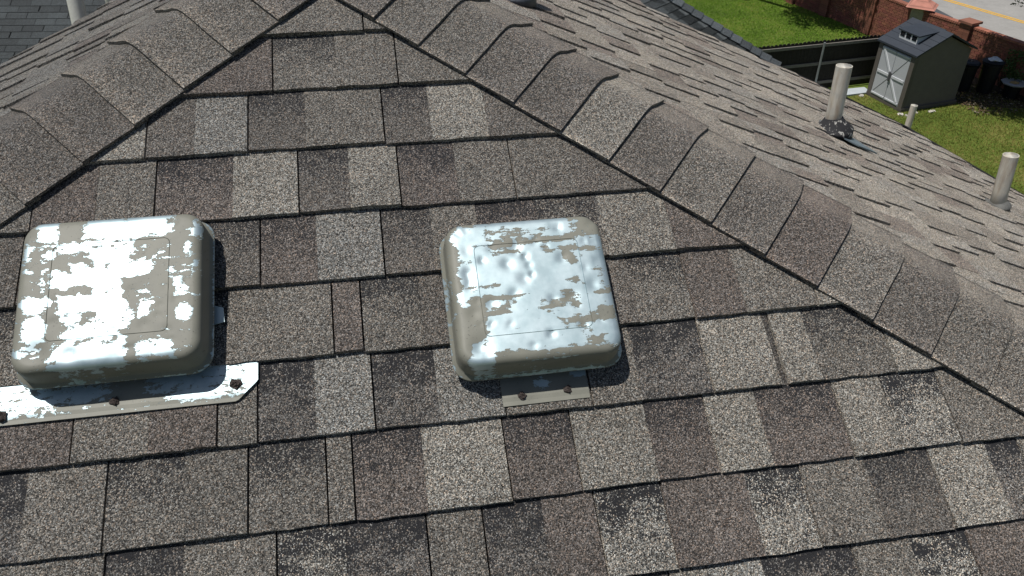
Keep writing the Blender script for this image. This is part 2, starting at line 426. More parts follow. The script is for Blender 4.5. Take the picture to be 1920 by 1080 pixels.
# hip caps
def hip_caps(sg, start, step, n, tones):
    d = Vector((sg, -Q, -math.tan(SPITCH))).normalized()
    nS = nR if sg > 0 else nL
    n1 = Vector((0, -cp, -sp_)); n1 = (n1 - d * n1.dot(d)).normalized()        # into the front slope
    n2 = Vector((sg * cs, 0, -ss)); n2 = (n2 - d * n2.dot(d)).normalized()     # into the side slope
    nm = (nN + nS).normalized(); rr = 0.05
    ws = [-WC, -0.125, -0.10, -0.075, -0.052, -0.036, -0.02, -0.008, 0.008, 0.02, 0.036, 0.052, 0.075, 0.10, 0.125, WC]
    for i in range(n):
        a1 = start + i * step; a0 = a1 - step - 0.028
        code = tones[i % len(tones)]; T = tone_of(code, 0.15); mo = mott_of(code)
        da = rnd.gauss(0, 0.0015); sk = rnd.gauss(0, 0.002); lift = rnd.uniform(0, 0.002)
        al = [0, 0.5, 1.0]; vs = []; at = []; nw = len(ws)
        wv = rnd.uniform(0, 9)
        for j, fa in enumerate(al):
            for w in ws:
                aw = abs(w); a = a0 + (a1 + da + sk * w / WC - a0) * fa
                if aw >= rr: off = (n1 if w < 0 else n2) * aw; nn = nN if w < 0 else nS
                else:
                    t = (w + rr) / (2 * rr)
                    off = n1 * rr * (1 - t) ** 2 + n2 * rr * t ** 2
                    nn = (nN * (1 - t) + nS * t).normalized()
                z = 0.0170 + (0.0245 + lift - 0.0170) * fa + (0.009 * max(0, 1 - aw / 0.06))
                z += 0.0012 * noise.noise((a * 9, w * 14, wv))
                if aw > 0.12: z -= 0.0012 * (aw - 0.12) / 0.03
                vs.append(d * a + off + nn * z); at.append(((1 - fa) * 0.9, 0.0, mo, 1))
        base = len(vs); lows = []
        fs = []
        for j in range(2):
            for q in range(nw - 1):
                f = (j * nw + q, j * nw + q + 1, (j + 1) * nw + q + 1, (j + 1) * nw + q)
                fs.append(f if sg < 0 else tuple(reversed(f)))
        # thickness: skirt along both side edges and the butt
        ring = [j * nw for j in range(3)] + [2 * nw + q for q in range(1, nw)] + [j * nw + nw - 1 for j in (1, 0)]
        low = []
        for idx in ring:
            w = ws[idx % nw]; nn = nN if w < -rr else (nS if w > rr else nm)
            low.append(vs[idx] - nn * 0.0065)
        lowat = [at[idx] for idx in ring]
        for q in range(len(ring) - 1):
            f = (ring[q], ring[q + 1], base + q + 1, base + q)
            fs.append(f if sg > 0 else tuple(reversed(f)))
        mb = MB(); mb.add(vs + low, fs, [T] * (len(vs) + len(low)), at + lowat)
        cen = sum((Vector(v) for v in vs), Vector()) / len(vs)
        o = mb.build('hip_cap_shingle', M_SH, house, smooth=False, attrs=True, loc=cen)
        for pidx, pl in enumerate(o.data.polygons): pl.use_smooth = pidx < 2 * (nw - 1)
hip_caps(1, 0.154, 0.1172, 24, ['M', 'N', 'M', 'M', 'N', 'N', 'L', 'N', 'M', 'N', 'B', 'M', 'N', 'M', 'M', 'B', 'N', 'M', 'M', 'N'])
hip_caps(-1, 0.142, 0.1212, 18, ['M', 'N', 'M', 'M', 'M', 'N', 'N', 'M', 'N', 'N', 'B', 'M'])

# back slopes that fall away behind the far edges, eave drip edge and walls
def back(F, ed, sgx):
    top = [F(y, x / cs, 0.002) for x, y in ed]
    drop = [v + Vector((0, 3.2, -3.2 * math.tan(math.radians(36)))) for v in top]
    mb = MB(); n = len(top)
    mb.add(top + drop, [(i, i + 1, n + i + 1, n + i) if sgx < 0 else (i, n + i, n + i + 1, i + 1) for i in range(n - 1)], TONE['M'] + (1,), (0.3, 0, 0.1, 1))
    return mb.build('roof_slope', M_SH, house, attrs=True)
back(FR, EDGE_R, 1); back(FL, EDGE_L, -1)
mb = MB()
pts = [FR(y, x / cs, 0.004) for x, y in EDGE_R]
for a, b in zip(pts, pts[1:]):
    if a.x > 1.6: mb.tube([a, b], [0.007, 0.007], 6)
mb.build('drip_edge', M_DRIP, house)
mb = MB()
foot = [(3.2, -0.6), (3.2, 6.0), (-3.2, 6.0), (-3.2, -1.9), (3.0, -1.9)]
hh = [-2.6] * 5
nf = len(foot)
mb.add([(x, y, -9.0) for x, y in foot] + [(x, y, h) for (x, y), h in zip(foot, hh)], [(i, (i + 1) % nf, nf + (i + 1) % nf, nf + i) for i in range(nf)] + [tuple(range(nf, 2 * nf))])
mb.build('wall', M_WALL, house)

# ------------------------------------------------------------------ metal roof vents
# where the paint has come off: base value, then (x0, x1, y0, y1, value) patches over the hood, 0..1 from its upper left corner
MAP_L = (3.2, [(.36,.82,.02,.16,8),(.09,.20,.0,.16,8),(.04,.09,.15,.36,7),(.2,.62,.17,.24,7),(.40,.62,.24,.34,8),(.62,.83,.22,.40,4.3),(.31,.72,.34,.43,8),(.19,.54,.39,.48,9),
  (.42,.55,.46,.54,8),(.24,.57,.53,.64,9),(.66,.73,.60,.70,8),(.26,.35,.66,.73,8),(.46,.60,.60,.77,8),(.28,.57,.72,.83,7),(.13,.18,.20,.85,6),(.04,.2,.53,.63,8),(.08,.18,.67,.80,8),
  (.04,.14,.84,.90,7),(.22,.60,.85,1.0,8),(.66,.84,.87,.96,8),(.83,.90,.42,.57,7),(.86,.93,.64,.76,8),(.93,1.0,.05,.20,7),(.90,.94,.25,.31,7),(.94,.97,.37,.44,7),(.60,.75,.48,.58,4.1)])
MAP_R = (8.2, [(.80,1.0,.0,.18,2),(.0,.065,.05,.62,2),(.06,.2,.27,.31,3),(.24,.70,.095,.13,3.2),(.28,.43,.15,.22,2),(.46,.80,.15,.21,2.6),(.29,.46,.24,.265,3),(.62,.72,.24,.265,3),
  (.72,.80,.25,.36,2),(.74,.80,.45,.50,2.5),(.84,.98,.27,.30,3),(.84,.98,.42,.45,3),(.86,.98,.56,.60,3),(.80,.98,.50,.52,3.3),(.13,.28,.47,.505,3),(.11,.47,.545,.575,3),
  (.53,.77,.60,.65,3.2),(.56,.76,.67,.69,3.2),(.66,.76,.54,.565,3),(.0,.20,.58,.86,2),(.23,.34,.62,.68,2.5),(.63,.84,.745,.80,2.6),(.87,.98,.68,.78,2),(.22,1.0,.915,1.0,2),
  (.0,.08,.80,1.0,2),(.76,.90,.85,.95,2.6),(.0,.3,.0,.04,3),(.08,.165,.86,.95,9),(.90,.97,.80,.92,8)])
def vent(name, cu, cs_, ru, rs, zr, zt, amap, streak, label, seed, cen, dk=1.0, rot=0.0):
    r = random.Random(seed)
    base = FN(cu, cs_, 0)
    root = empty(name, base, label, 'roof vent', 'roof vents')
    cr, sr = math.cos(rot), math.sin(rot)
    def Wp(x, y, z):                    # local x right, y up the slope
        return FN(cu + x * cr - y * sr, cs_ - (x * sr + y * cr), z)
    def rrect(hx, hy, rad, nseg=10, ne=44):
        pts = []
        for (cx, cy, a0) in ((hx - rad, hy - rad, 0), (-hx + rad, hy - rad, 90), (-hx + rad, -hy + rad, 180), (hx - rad, -hy + rad, 270)):
            arc = [(cx + rad * math.cos(math.radians(a0 + 90 * i / nseg)), cy + rad * math.sin(math.radians(a0 + 90 * i / nseg))) for i in range(nseg + 1)]
            pts.append(arc)
        out = []
        for q in range(4):
            out += pts[q]
            p0, p1 = pts[q][-1], pts[(q + 1) % 4][0]
            for i in range(1, ne): out.append((p0[0] + (p1[0] - p0[0]) * i / ne, p0[1] + (p1[1] - p0[1]) * i / ne))
        return out
    dents = [(r.uniform(-ru, ru) * 0.9, r.uniform(-rs, rs) * 0.9, r.uniform(0.003, 0.007), r.uniform(0.0005, 0.0014) * dk) for _ in range(48)]
    dents.append((-ru * 0.72, -rs * 0.74, 0.012, 0.0045))
    def dz(x, y): return -sum(d * math.exp(-((x - a) ** 2 + (y - b) ** 2) / (2 * w * w)) for a, b, w, d in dents) - 0.0007 * noise.noise((x * 12 + seed, y * 12, 0.3))
    def bare(x, y, z):
        fx = (x / ru + 1) / 2; fy = (1 - y / rs) / 2
        v, e_ = amap[0], 0.024
        fx += 0.030 * noise.noise((x * 38, y * 38, seed + 3)) + 0.020 * noise.noise((x * 95, y * 95, seed + 5))
        fy += 0.020 * noise.noise((x * 38, y * 38, seed + 7)) + 0.014 * noise.noise((x * 95, y * 95, seed + 9))
        wob = 0.022 * noise.noise((x * 45, y * 45, seed)) + 0.012 * noise.noise((x * 120, y * 120, seed))
        for x0, x1, y0, y1, val in amap[1]:
            d_ = min(fx - x0, x1 - fx, fy - y0, y1 - fy) + wob
            t_ = min(max(d_ / e_ * 0.5 + 0.5, 0), 1); v = v * (1 - t_) + val * t_
        if z < zr + 0.003: return 0.52
        if z < zt - 0.015: v -= 2.2
        return (v - cen) / 4.0 * 0.62 + 0.5
    rad = 0.035
    prof = [(0.010, zr - 0.002), (-0.005, zr - 0.003), (-0.006, zr), (-0.005, zr + 0.0025), (0.000, zr + 0.0045), (0.001, zr + 0.012), (0.002, zr + (zt - zr) * 0.5), (0.0028, zt - 0.016), (0.0045, zt - 0.0090), (0.0075, zt - 0.0040), (0.0115, zt - 0.0012), (0.017, zt), (0.026, zt)]
    inset = 0.026
    while inset < rs - 0.006:
        inset += 0.0034; prof.append((inset, zt))
    mb = MB(); rings = []; at = []; db = []
    for ins, z in prof:
        rr_ = max(rad - ins * 0.75, 0.004); rr_ = min(rr_, min(ru, rs) - ins - 0.0005) if ins > 0 else rad
        ring = rrect(ru - ins, rs - ins, max(rr_, 0.0005))
        for (x, y) in ring:
            zz = z + (dz(x, y) if z > zt - 0.01 else 0.3 * dz(x, y))
            if z >= zt - 0.001: zz += 0.0015 * (1 - (x / ru) ** 2) * (1 - (y / rs) ** 2)
            rings.append(Wp(x, y, zz)); at.append((bare(x, y, z), streak, 0, 1)); db.append((x + seed * 0.37, y + z * 0.7, z * 0.3, 1))
    n = len(rrect(0.1, 0.1, 0.02)); fs = []
    for i in range(len(prof) - 1):
        for j in range(n): fs.append((i * n + j, i * n + (j + 1) % n, (i + 1) * n + (j + 1) % n, (i + 1) * n + j))
    fs.append(tuple(range((len(prof) - 1) * n, len(prof) * n)))
    mb.add(rings, fs, at, db)
    hood = mb.build('hood', M_VENT, root, smooth=True, attrs=True, loc=base)
    # pressed square line on the hood top
    sq = rrect(0.0935, 0.086, 0.010, 5, 12); mb = MB(); nq = len(sq)
    pr = []
    for (x, y) in sq:
        ox, oy = x * 0.0085, y * 0.0085
        zc = zt + dz(x, y) + 0.0015 * (1 - (x / ru) ** 2) * (1 - (y / rs) ** 2)
        pr += [Wp(x - ox, y - oy, zc - 0.0002), Wp(x - ox * .2, y - oy * .2, zc + 0.0011), Wp(x + ox, y + oy, zc - 0.0002)]
    fs = []
    for i in range(nq):
        j = (i + 1) % nq
        for q in range(2): fs.append((i * 3 + q, i * 3 + q + 1, j * 3 + q + 1, j * 3 + q))
    mb.add(pr, fs, [(bare(x, y, zt), streak, 0, 1) for x, y in sq for _ in range(3)], [(x + seed * 0.37, y + zt * 0.7, zt * .3, 1) for x, y in sq for _ in range(3)])
    mb.build('pressed_line', M_VENT, hood, attrs=True, loc=base)
    # rivets on the sides
    mb = MB()
    tr = rrect(0.105, 0.10, 0.02, 4, 2); q0 = len(tr)
    mb.add([Wp(x, y, 0.0) for x, y in tr] + [Wp(x, y, zr + 0.02) for x, y in tr], [(i, (i + 1) % q0, q0 + (i + 1) % q0, q0 + i) for i in range(q0)])
    mb.build('throat', M_DARK, root, loc=base)
    return root, Wp, r

def blob(mb, c, rad, r, ax):
    vs = []; fs = []
    nt, npz = 9, 5
    for i in range(npz):
        ph = math.pi / 2 * i / (npz - 1)
        for j in range(nt):
            th = 2 * math.pi * j / nt; q = rad * r.uniform(0.65, 1.3)
            vs.append(c + ax[0] * math.cos(th) * math.cos(ph) * q + ax[1] * math.sin(th) * math.cos(ph) * q + ax[2] * math.sin(ph) * q * 0.8)
    for i in range(npz - 1):
        for j in range(nt): fs.append((i * nt + j, i * nt + (j + 1) % nt, (i + 1) * nt + (j + 1) % nt, (i + 1) * nt + j))
    mb.add(vs, fs)

AXN = (Vector((1, 0, 0)), Vector((0, cp, sp_)), nN)
def flange(root, Wp, pts, cu, cs_, seed, bare, blobs, zfun):
    base = FN(cu, cs_, 0)
    # grid-filled sheet with chamfered corners, u-s outline given clockwise
    mb = MB(); us = [p[0] for p in pts]; s_ = [p[1] for p in pts]
    nx, ny = 60, 16; u0, u1, s0, s1 = min(us), max(us), min(s_), max(s_)
    ch = pts[0][2] if len(pts[0]) > 2 else 0
    V = []; A = []; D = []; idx = {}
    for j in range(ny + 1):
        for i in range(nx + 1):
            u = u0 + (u1 - u0) * i / nx; s = s0 + (s1 - s0) * j / ny
            over = (u - (u1 - ch)) + (s - (s1 - ch)) - ch
            if ch and over > 0: u -= over / 2; s -= over / 2
            over = ((u0 + ch) - u) + (s - (s1 - ch)) - ch
            if ch and over > 0: u += over / 2; s -= over / 2
            z = zfun(s) + 0.0008 * noise.noise((u * 25, s * 25, seed))
            if s > s1 - 0.010: z -= 0.0012
            V.append(FN(u, s, z)); A.append((bare(u, s), 0.3, 0, 1)); D.append((u + seed, -s, 0.1, 1))
    fs = [(j * (nx + 1) + i, (j + 1) * (nx + 1) + i, (j + 1) * (nx + 1) + i + 1, j * (nx + 1) + i + 1) for j in range(ny) for i in range(nx)]
    n0 = len(V)
    # thin edge
    rim = [j * (nx + 1) for j in range(ny + 1)] + [ny * (nx + 1) + i for i in range(1, nx + 1)] + [j * (nx + 1) + nx for j in range(ny - 1, -1, -1)]
    for q in rim: V.append(Vector(V[q]) - nN * 0.003); A.append(A[q]); D.append(D[q])
    for q in range(len(rim) - 1): fs.append((rim[q], n0 + q, n0 + q + 1, rim[q + 1]))
    mb.add(V, fs, A, D)
    f = mb.build('flange', M_VENT, root, smooth=False, attrs=True, loc=base)
    for (u, s, rad) in blobs:
        b = MB(); blob(b, FN(u, s, zfun(s)), rad, random.Random(int(u * 999)), AXN); b.build('sealant_blob', M_TAR, f, loc=FN(u, s, 0))

vl, W1, r1 = vent('roof_vent', -0.371, 0.904, 0.1490, 0.1395, 0.035, 0.090, MAP_L, 0.7, 'square metal roof vent with peeling paint and wide flange, at the left edge', 3, 5.25, 1.3)
flange(vl, W1, [(-0.592, 0.985, 0.034), (-0.149, 1.097)], -0.3665, 0.909, 2.0,
       lambda u, s: 0.30 if s > 1.086 else (0.66 - 0.5 * math.exp(-((u + 0.36) / 0.035) ** 2) - (0.25 if (-0.5 < u < -0.3 and s > 1.075) else 0)),
       [(-0.553, 1.082, 0.010), (-0.378, 1.076, 0.008), (-0.186, 1.067, 0.010)], lambda s: 0.0050 + (s - 0.985) * 0.085)
vr, W2, r2 = vent('roof_vent', 0.3315, 0.9690, 0.1450, 0.1385, 0.035, 0.090, MAP_R, 1.5, 'square metal roof vent, mostly bare dented steel, near the middle of the roof', 11, 5.0, 2.0)
flange(vr, W2, [(0.261, 1.035), (0.415, 1.158)], 0.3275, 0.977, 6.0,
       lambda u, s: -0.1 + 1.1 * math.exp(-(((u - 0.333) / 0.020) ** 2 + ((s - 1.122) / 0.012) ** 2)) + 1.1 * math.exp(-(((u - 0.402) / 0.022) ** 2 + ((s - 1.108) / 0.012) ** 2)),
       [(0.296, 1.142, 0.007), (0.378, 1.140, 0.0075)], lambda s: 0.0082 + (s - 1.035) * 0.062)

tp = [FN(u, s_, 0.016) for u, s_ in ((-0.232, 0.915), (-0.205, 0.925), (-0.203, 0.952), (-0.232, 0.958))]
MB().add(tp + [v - nN * 0.002 for v in tp], [(3, 2, 1, 0)] + [(i, (i + 1) % 4, 4 + (i + 1) % 4, 4 + i) for i in range(4)], (0.9, 0, 0, 1), (0.1, 0.2, 0, 1)).build('bent_tab', M_VENT, vl, attrs=True, loc=tp[0])

# ------------------------------------------------------------------ vent pipes
def pipe(base, top, rad, label, mat, boot=True, group='plastic vent pipes', nrm=nR):
    base = Vector(base); top = Vector(top)
    root = empty('vent_pipe', base, label, 'vent pipe', group)
    d = (top - base).normalized()
    mb = MB(); pts = [base - d * 0.05, base + (top - base) * 0.33, base + (top - base) * 0.66, top]
    mb.tube(pts, [rad * 1.03, rad, rad * 0.995, rad], 24, True, False)
    # rim and inside
    mb.tube([top, top + d * 0.0005, top - d * 0.001, top - d * 0.06], [rad, rad * 0.9, rad * 0.86, rad * 0.86], 24, False, False)
    o = mb.build('pipe', mat, root, smooth=True, loc=base)
    mb = MB(); mb.tube([top - d * 0.061, top - d * 0.06], [rad * 0.85, rad * 0.85], 16); mb.build('dark_bore', M_DARK, root, loc=base)
    return root, d
M_BOOT = None
def boot_mat():
    mt, nt, N, L, P = new_mat('peeling_lead_boot')
    g = N.new('ShaderNodeNewGeometry'); n = noise_tex(N, L, g.outputs['Position'], 70, 4, 0.65)
    c = ramp(N, L, n.outputs['Fac'], [(0.57, (0.018, 0.018, 0.02)), (0.61, (0.40, 0.39, 0.36))])
    L.new(c, P.inputs['Base Color']); P.inputs['Roughness'].default_value = 0.85; return mt
M_BOOT = boot_mat()
r_, d_ = pipe((1.515, 0.19, -0.685), (1.510, 0.198, -0.470), 0.0245, 'tall weathered cream vent pipe with black collar on right slope', M_PVC)
b = Vector((1.515, 0.19, -0.690)) + nR * 0.009
mb = MB(); mb.tube([b + nR * 0.002, b + nR * 0.010 + d_ * 0.004, b + d_ * 0.028, b + d_ * 0.046, b + d_ * 0.050], [0.066, 0.060, 0.040, 0.0275, 0.0245], 24)
mb.build('collar', M_BOOT, r_, smooth=True, loc=b)
tt = b.x / cs
mb = MB()
fp = [FR(0.19 + y, tt + t, 0.0155) for y, t in ((-0.055, -0.02), (0.05, -0.03), (0.05, 0.04), (-0.075, 0.135), (-0.085, 0.05))]
mb.add(fp + [v - nR * 0.004 for v in fp], [(4, 3, 2, 1, 0)] + [(i, (i + 1) % 5, 5 + (i + 1) % 5, 5 + i) for i in range(5)])
mb.build('flashing', M_FLASH, r_, loc=b)
r_, d_ = pipe((2.216, 0.169, -1.007), (2.203, 0.181, -0.811), 0.0255, 'weathered cream vent pipe nearest the right edge of the photograph', M_PVC)
b = Vector((2.216, 0.169, -1.000)); mb = MB()
mb.tube([b, b + nR * 0.006, b + d_ * 0.018], [0.046, 0.042, 0.0262], 20); mb.build('sealant_ring', plain('grey_sealant', (0.16, 0.16, 0.15), 0.8, 0.4, 60, bump=0.6), r_, smooth=True, loc=b)
tb_ = FR(0.125, 0.515, 0.004)
r_, d_ = pipe(tb_, tb_ + Vector((-0.004, 0.01, 0.24)), 0.0245, 'vent pipe at the top edge of the right slope, only its dark base showing', M_PVC)
mb = MB(); mb.tube([tb_, tb_ + nR * 0.008 + d_ * 0.003, tb_ + d_ * 0.030, tb_ + d_ * 0.05], [0.062, 0.056, 0.036, 0.0246], 24); mb.build('collar', plain('grey_lead_collar', (0.10, 0.11, 0.125), 0.5, 0.4, 50, metal=0.4), r_, smooth=True, loc=tb_)
pipe((4.06, 3.16, -2.95), (4.06, 3.16, -1.97), 0.0245, 'small distant vent pipe in front of the grey shed', M_PVC)
pipe((-0.874, 0.90, -0.72), (-0.868, 1.02, -0.12), 0.0258, 'pale vent pipe rising behind the left roof slope, cut by the top edge', M_PVCW, group='pale pipes behind the left slope')
pipe((-0.813, 1.245, -0.86), (-0.813, 1.15, -0.30), 0.0258, 'second pale vent pipe, barely showing at the top of the left slope', M_PVCW, group='pale pipes behind the left slope')

# ------------------------------------------------------------------ ground, road, lawn
GZ = -9.0
def grass_mat(name, lo, mid, hi):
    mt, nt, N, L, P = new_mat(name)
    g = N.new('ShaderNodeNewGeometry'); pos = g.outputs['Position']
    a = noise_tex(N, L, pos, 0.55, 5, 0.65); b_ = noise_tex(N, L, pos, 9, 5, 0.7)
    f = mnode(N, L, 'ADD', mnode(N, L, 'MULTIPLY', a.outputs['Fac'], 0.55), mnode(N, L, 'MULTIPLY', b_.outputs['Fac'], 0.45))
    c = ramp(N, L, f, [(0.38, lo), (0.5, mid), (0.60, hi)])
    L.new(c, P.inputs['Base Color']); P.inputs['Roughness'].default_value = 0.8; P.inputs['Specular IOR Level'].default_value = 0.2
    return mt
M_GRASS = grass_mat('lawn_soil_and_thatch', (0.060, 0.090, 0.014), (0.095, 0.140, 0.020), (0.150, 0.160, 0.040))
M_BLADE = grass_mat('grass_blades', (0.090, 0.185, 0.014), (0.145, 0.275, 0.022), (0.235, 0.290, 0.045))
M_BLADE2 = grass_mat('dry_grass_blades', (0.105, 0.130, 0.022), (0.185, 0.190, 0.040), (0.300, 0.245, 0.080))
mb = MB(); mb.add([(-60, -30, GZ), (120, -30, GZ), (120, 160, GZ), (-60, 160, GZ)], [(0, 1, 2, 3)])
tag(mb.build('lawn', M_GRASS), kind='structure')

def pt(p, z=0.0): return Vector((p[0], p[1], GZ + z))
WALL = [(15.86, 33.0), (16.98, 28.65), (17.55, 26.7), (18.00, 24.65), (18.23, 23.5), (18.50, 22.45), (19.0, 20.97), (19.50, 19.25), (19.95, 17.5), (20.4, 15.6)]
def grass(name, region, n, mat, seed, hmin, hmax):
    r = random.Random(seed); mb = MB(); k = 0
    while k < n:
        x = r.uniform(region[0], region[1]); y = r.uniform(region[2], region[3])
        q = pj((x, y, GZ))
        if not region[4](x, y) or q is None or not (-40 < q[0] < 1990 and -40 < q[1] < 700): k += 0.2; continue
        a = r.uniform(0, 6.283); h = r.uniform(hmin, hmax); w = r.uniform(0.006, 0.013); lx, ly = r.gauss(0, 0.4) * h, r.gauss(0, 0.4) * h
        c, s = math.cos(a) * w, math.sin(a) * w
        mb.v += [(x - c, y - s, GZ), (x + c, y + s, GZ), (x + lx, y + ly, GZ + h)]
        i = len(mb.v); mb.f.append((i - 3, i - 2, i - 1)); k += 1
    mb.a = mb.b = []
    return mb.build(name, mat)
def wall_x(y):
    for (x0, y0), (x1, y1) in zip(WALL, WALL[1:]):
        if y1 <= y <= y0: return x0 + (x1 - x0) * (y - y0) / (y1 - y0)
    return 20
tag(grass('grass', (8, 18.5, 20.4, 33, lambda x, y: x < wall_x(y) - 0.05), 150000, M_BLADE, 1, 0.02, 0.05), 'bright green lawn grass beyond the dark fence', 'grass', kind='stuff')
tag(grass('grass', (8, 20, 10, 19.9, lambda x, y: x < wall_x(y) - 0.6 and y < 19.8), 130000, M_BLADE2, 2, 0.02, 0.05), 'yellowish lawn grass around the shed', 'grass', kind='stuff')

M_ROAD = plain('concrete_road', (0.30, 0.29, 0.27), 0.85, 0.16, 1.4)
M_YEL = plain('yellow_road_paint', (0.62, 0.36, 0.05), 0.7, 0.15, 6)
M_CONC = plain('pale_concrete', (0.38, 0.40, 0.41), 0.85, 0.15, 5)
rd = Vector((1.26, -3.34, 0)).normalized(); rn = Vector((rd.y, -rd.x, 0)) * -1
yc = Vector((23.85, 26.8, 0))
def strip(off0, off1, z, a0=-60, a1=60):
    return [pt((yc + rd * a + rn * o)[:2], z) for a, o in ((a0, off0), (a1, off0), (a1, off1), (a0, off1))]
mb = MB(); mb.add(strip(-3.4, 9.5, 0.012), [(0, 1, 2, 3)] if (rn.cross(rd)).z < 0 else [(3, 2, 1, 0)])
tag(mb.build('road', M_ROAD), kind='structure')
road = C.objects['road']
mb = MB()
for o in (-0.03, 0.16): mb.add(strip(o, o + 0.12, 0.017), [(0, 1, 2, 3)])
mb.build('centre_line', M_YEL, road)
mb = MB(); q = strip(-3.6, -3.4, 0.10); q2 = strip(-3.6, -3.4, 0.0)
mb.add(q + q2, [(0, 1, 2, 3), (0, 1, 5, 4), (2, 3, 7, 6)]); mb.build('kerb', M_CONC, road)
mb = MB(); mb.add([pt(p, 0.020) for p in ((20.9, 30.0), (22.3, 29.8), (22.2, 26.2), (21.3, 26.0))], [(0, 1, 2, 3)])
mb.build('dark_patch', plain('dark_road_patch', (0.07, 0.075, 0.08), 0.9, 0.2, 3), road)  # flat darker polygon laid on the road surface
mb = MB(); mb.add([pt(p, 0.02) for p in ((21.75, 26.1), (22.25, 25.9), (22.45, 24.9), (22.0, 24.7))], [(0, 1, 2, 3)])
mb.build('oil_stain', plain('faint_oil_stain', (0.17, 0.17, 0.165), 0.9, 0.35, 5), road)
mb = MB(); cc = [pt(p, 0.06) for p in ((12.9, 19.25), (15.0, 19.55), (15.0, 19.95), (12.8, 19.75))]; lo = [v - Vector((0, 0, 0.06)) for v in cc]
mb.add(cc + lo, [(0, 1, 2, 3)] + [(i, 4 + i, 4 + (i + 1) % 4, (i + 1) % 4) for i in range(4)])
tag(mb.build('path', plain('bluish_concrete_path', (0.42, 0.46, 0.48), 0.8, 0.12, 5)), kind='structure')

# ------------------------------------------------------------------ brick wall with pilasters and a capped pillar
def brick_mat():
    mt, nt, N, L, P = new_mat('red_brick')
    at = N.new('ShaderNodeAttribute'); at.attribute_name = 'tone'
    g = N.new('ShaderNodeNewGeometry'); n = noise_tex(N, L, g.outputs['Position'], 3.0, 5, 0.65)
    st = noise_tex(N, L, g.outputs['Position'], 4, 4, 0.6, (1.2, 1.2, 0.2))
    c = mixc(N, L, ramp(N, L, n.outputs['Fac'], [(0.35, 0.0), (0.75, 0.45)]), at.outputs['Color'], (0.12, 0.055, 0.04))
    c = mixc(N, L, ramp(N, L, st.outputs['Fac'], [(0.66, 0.0), (0.74, 0.35)]), c, (0.42, 0.33, 0.27))
    L.new(c, P.inputs['Base Color']); P.inputs['Roughness'].default_value = 0.9; return mt
M_BRICK = brick_mat(); M_MORTAR = plain('mortar', (0.27, 0.19, 0.15), 0.95, 0.2, 12)
WH = 1.38
bwall = empty('brick_wall', pt(WALL[3]), 'long red brick wall between the lawn and the road', 'wall')
rb = random.Random(21)
for (x0, y0), (x1, y1) in zip(WALL, WALL[1:]):
    A = Vector((x0, y0, 0)); B = Vector((x1, y1, 0)); d = B - A; ln = d.length; d.normalize(); n = Vector((-d.y, d.x, 0))
    if n.x > 0: n = -n                                     # towards the lawn and the camera
    ax = (d, n, Vector((0, 0, 1)))
    mid = (A + B) / 2
    mb = MB(); mb.box(mid + Vector((0, 0, GZ + WH / 2)), (ln / 2, 0.09, WH / 2), ax); mb.build('mortar_core', M_MORTAR, bwall)
    mb = MB(); nrow = int(WH / 0.076)
    for row in range(nrow):
        z = GZ + 0.038 + row * 0.076; x = -0.11 * (row % 2)
        while x < ln:
            w0, w1 = max(0, x) + 0.005, min(ln, x + 0.215) - 0.005
            if w1 - w0 > 0.03:
                t = rb.uniform(0.75, 1.2); col = (0.25 * t, 0.085 * t * rb.uniform(0.85, 1.2), 0.055 * t, 1)
                for side in (1, -1):
                    if side < 0 and row < nrow - 3: continue
                    mb.box(A + d * (w0 + w1) / 2 + n * side * (0.094 + rb.uniform(0, 0.003)) + Vector((0, 0, z)), ((w1 - w0) / 2, 0.012, 0.033), ax, col)
            x += 0.22
    tag(mb.build('bricks', M_BRICK, bwall, attrs=True), kind='stuff')
    # soldier course cap, brick by brick
    mb = MB(); x = 0.0
    while x < ln - 0.02:
        w = min(0.075, ln - x); t = rb.uniform(0.8, 1.25)
        mb.box(A + d * (x + w / 2) + Vector((0, 0, GZ + WH + 0.03)), (w / 2 - 0.004, 0.125, 0.03), ax, (0.36 * t, 0.135 * t, 0.085 * t, 1)); x += 0.078
    tag(mb.build('coping_bricks', M_BRICK, bwall, attrs=True), kind='stuff')
def pilaster(x, y, dx, dy, h=WH + 0.12):
    d = Vector((dx, dy, 0)).normalized(); n = Vector((-d.y, d.x, 0)); ax = (d, n, Vector((0, 0, 1)))
    mb = MB()
    for row in range(int(h / 0.076)):
        t = rb.uniform(0.7, 1.1)
        for s in (-1, 1):
            mb.box(Vector((x, y, GZ + 0.038 + row * 0.076)) + d * s * 0.10, (0.097, 0.205, 0.034), ax, (0.27 * t, 0.10 * t, 0.06 * t, 1))
    mb.box(Vector((x, y, GZ + h / 2 - 0.02)), (0.19, 0.198, h / 2 - 0.02), ax, (0.33, 0.22, 0.17, 1))
    mb.box(Vector((x, y, GZ + h + 0.03)), (0.25, 0.26, 0.035), ax, (0.26, 0.11, 0.07, 1))
    mb.build('pilaster', M_BRICK, bwall, attrs=True)
pilaster(18.93, 21.17, 0.33, -1); pilaster(17.95, 24.95, 0.24, -1); pilaster(17.42, 27.15, 0.28, -1); pilaster(16.93, 28.9, 0.25, -1)
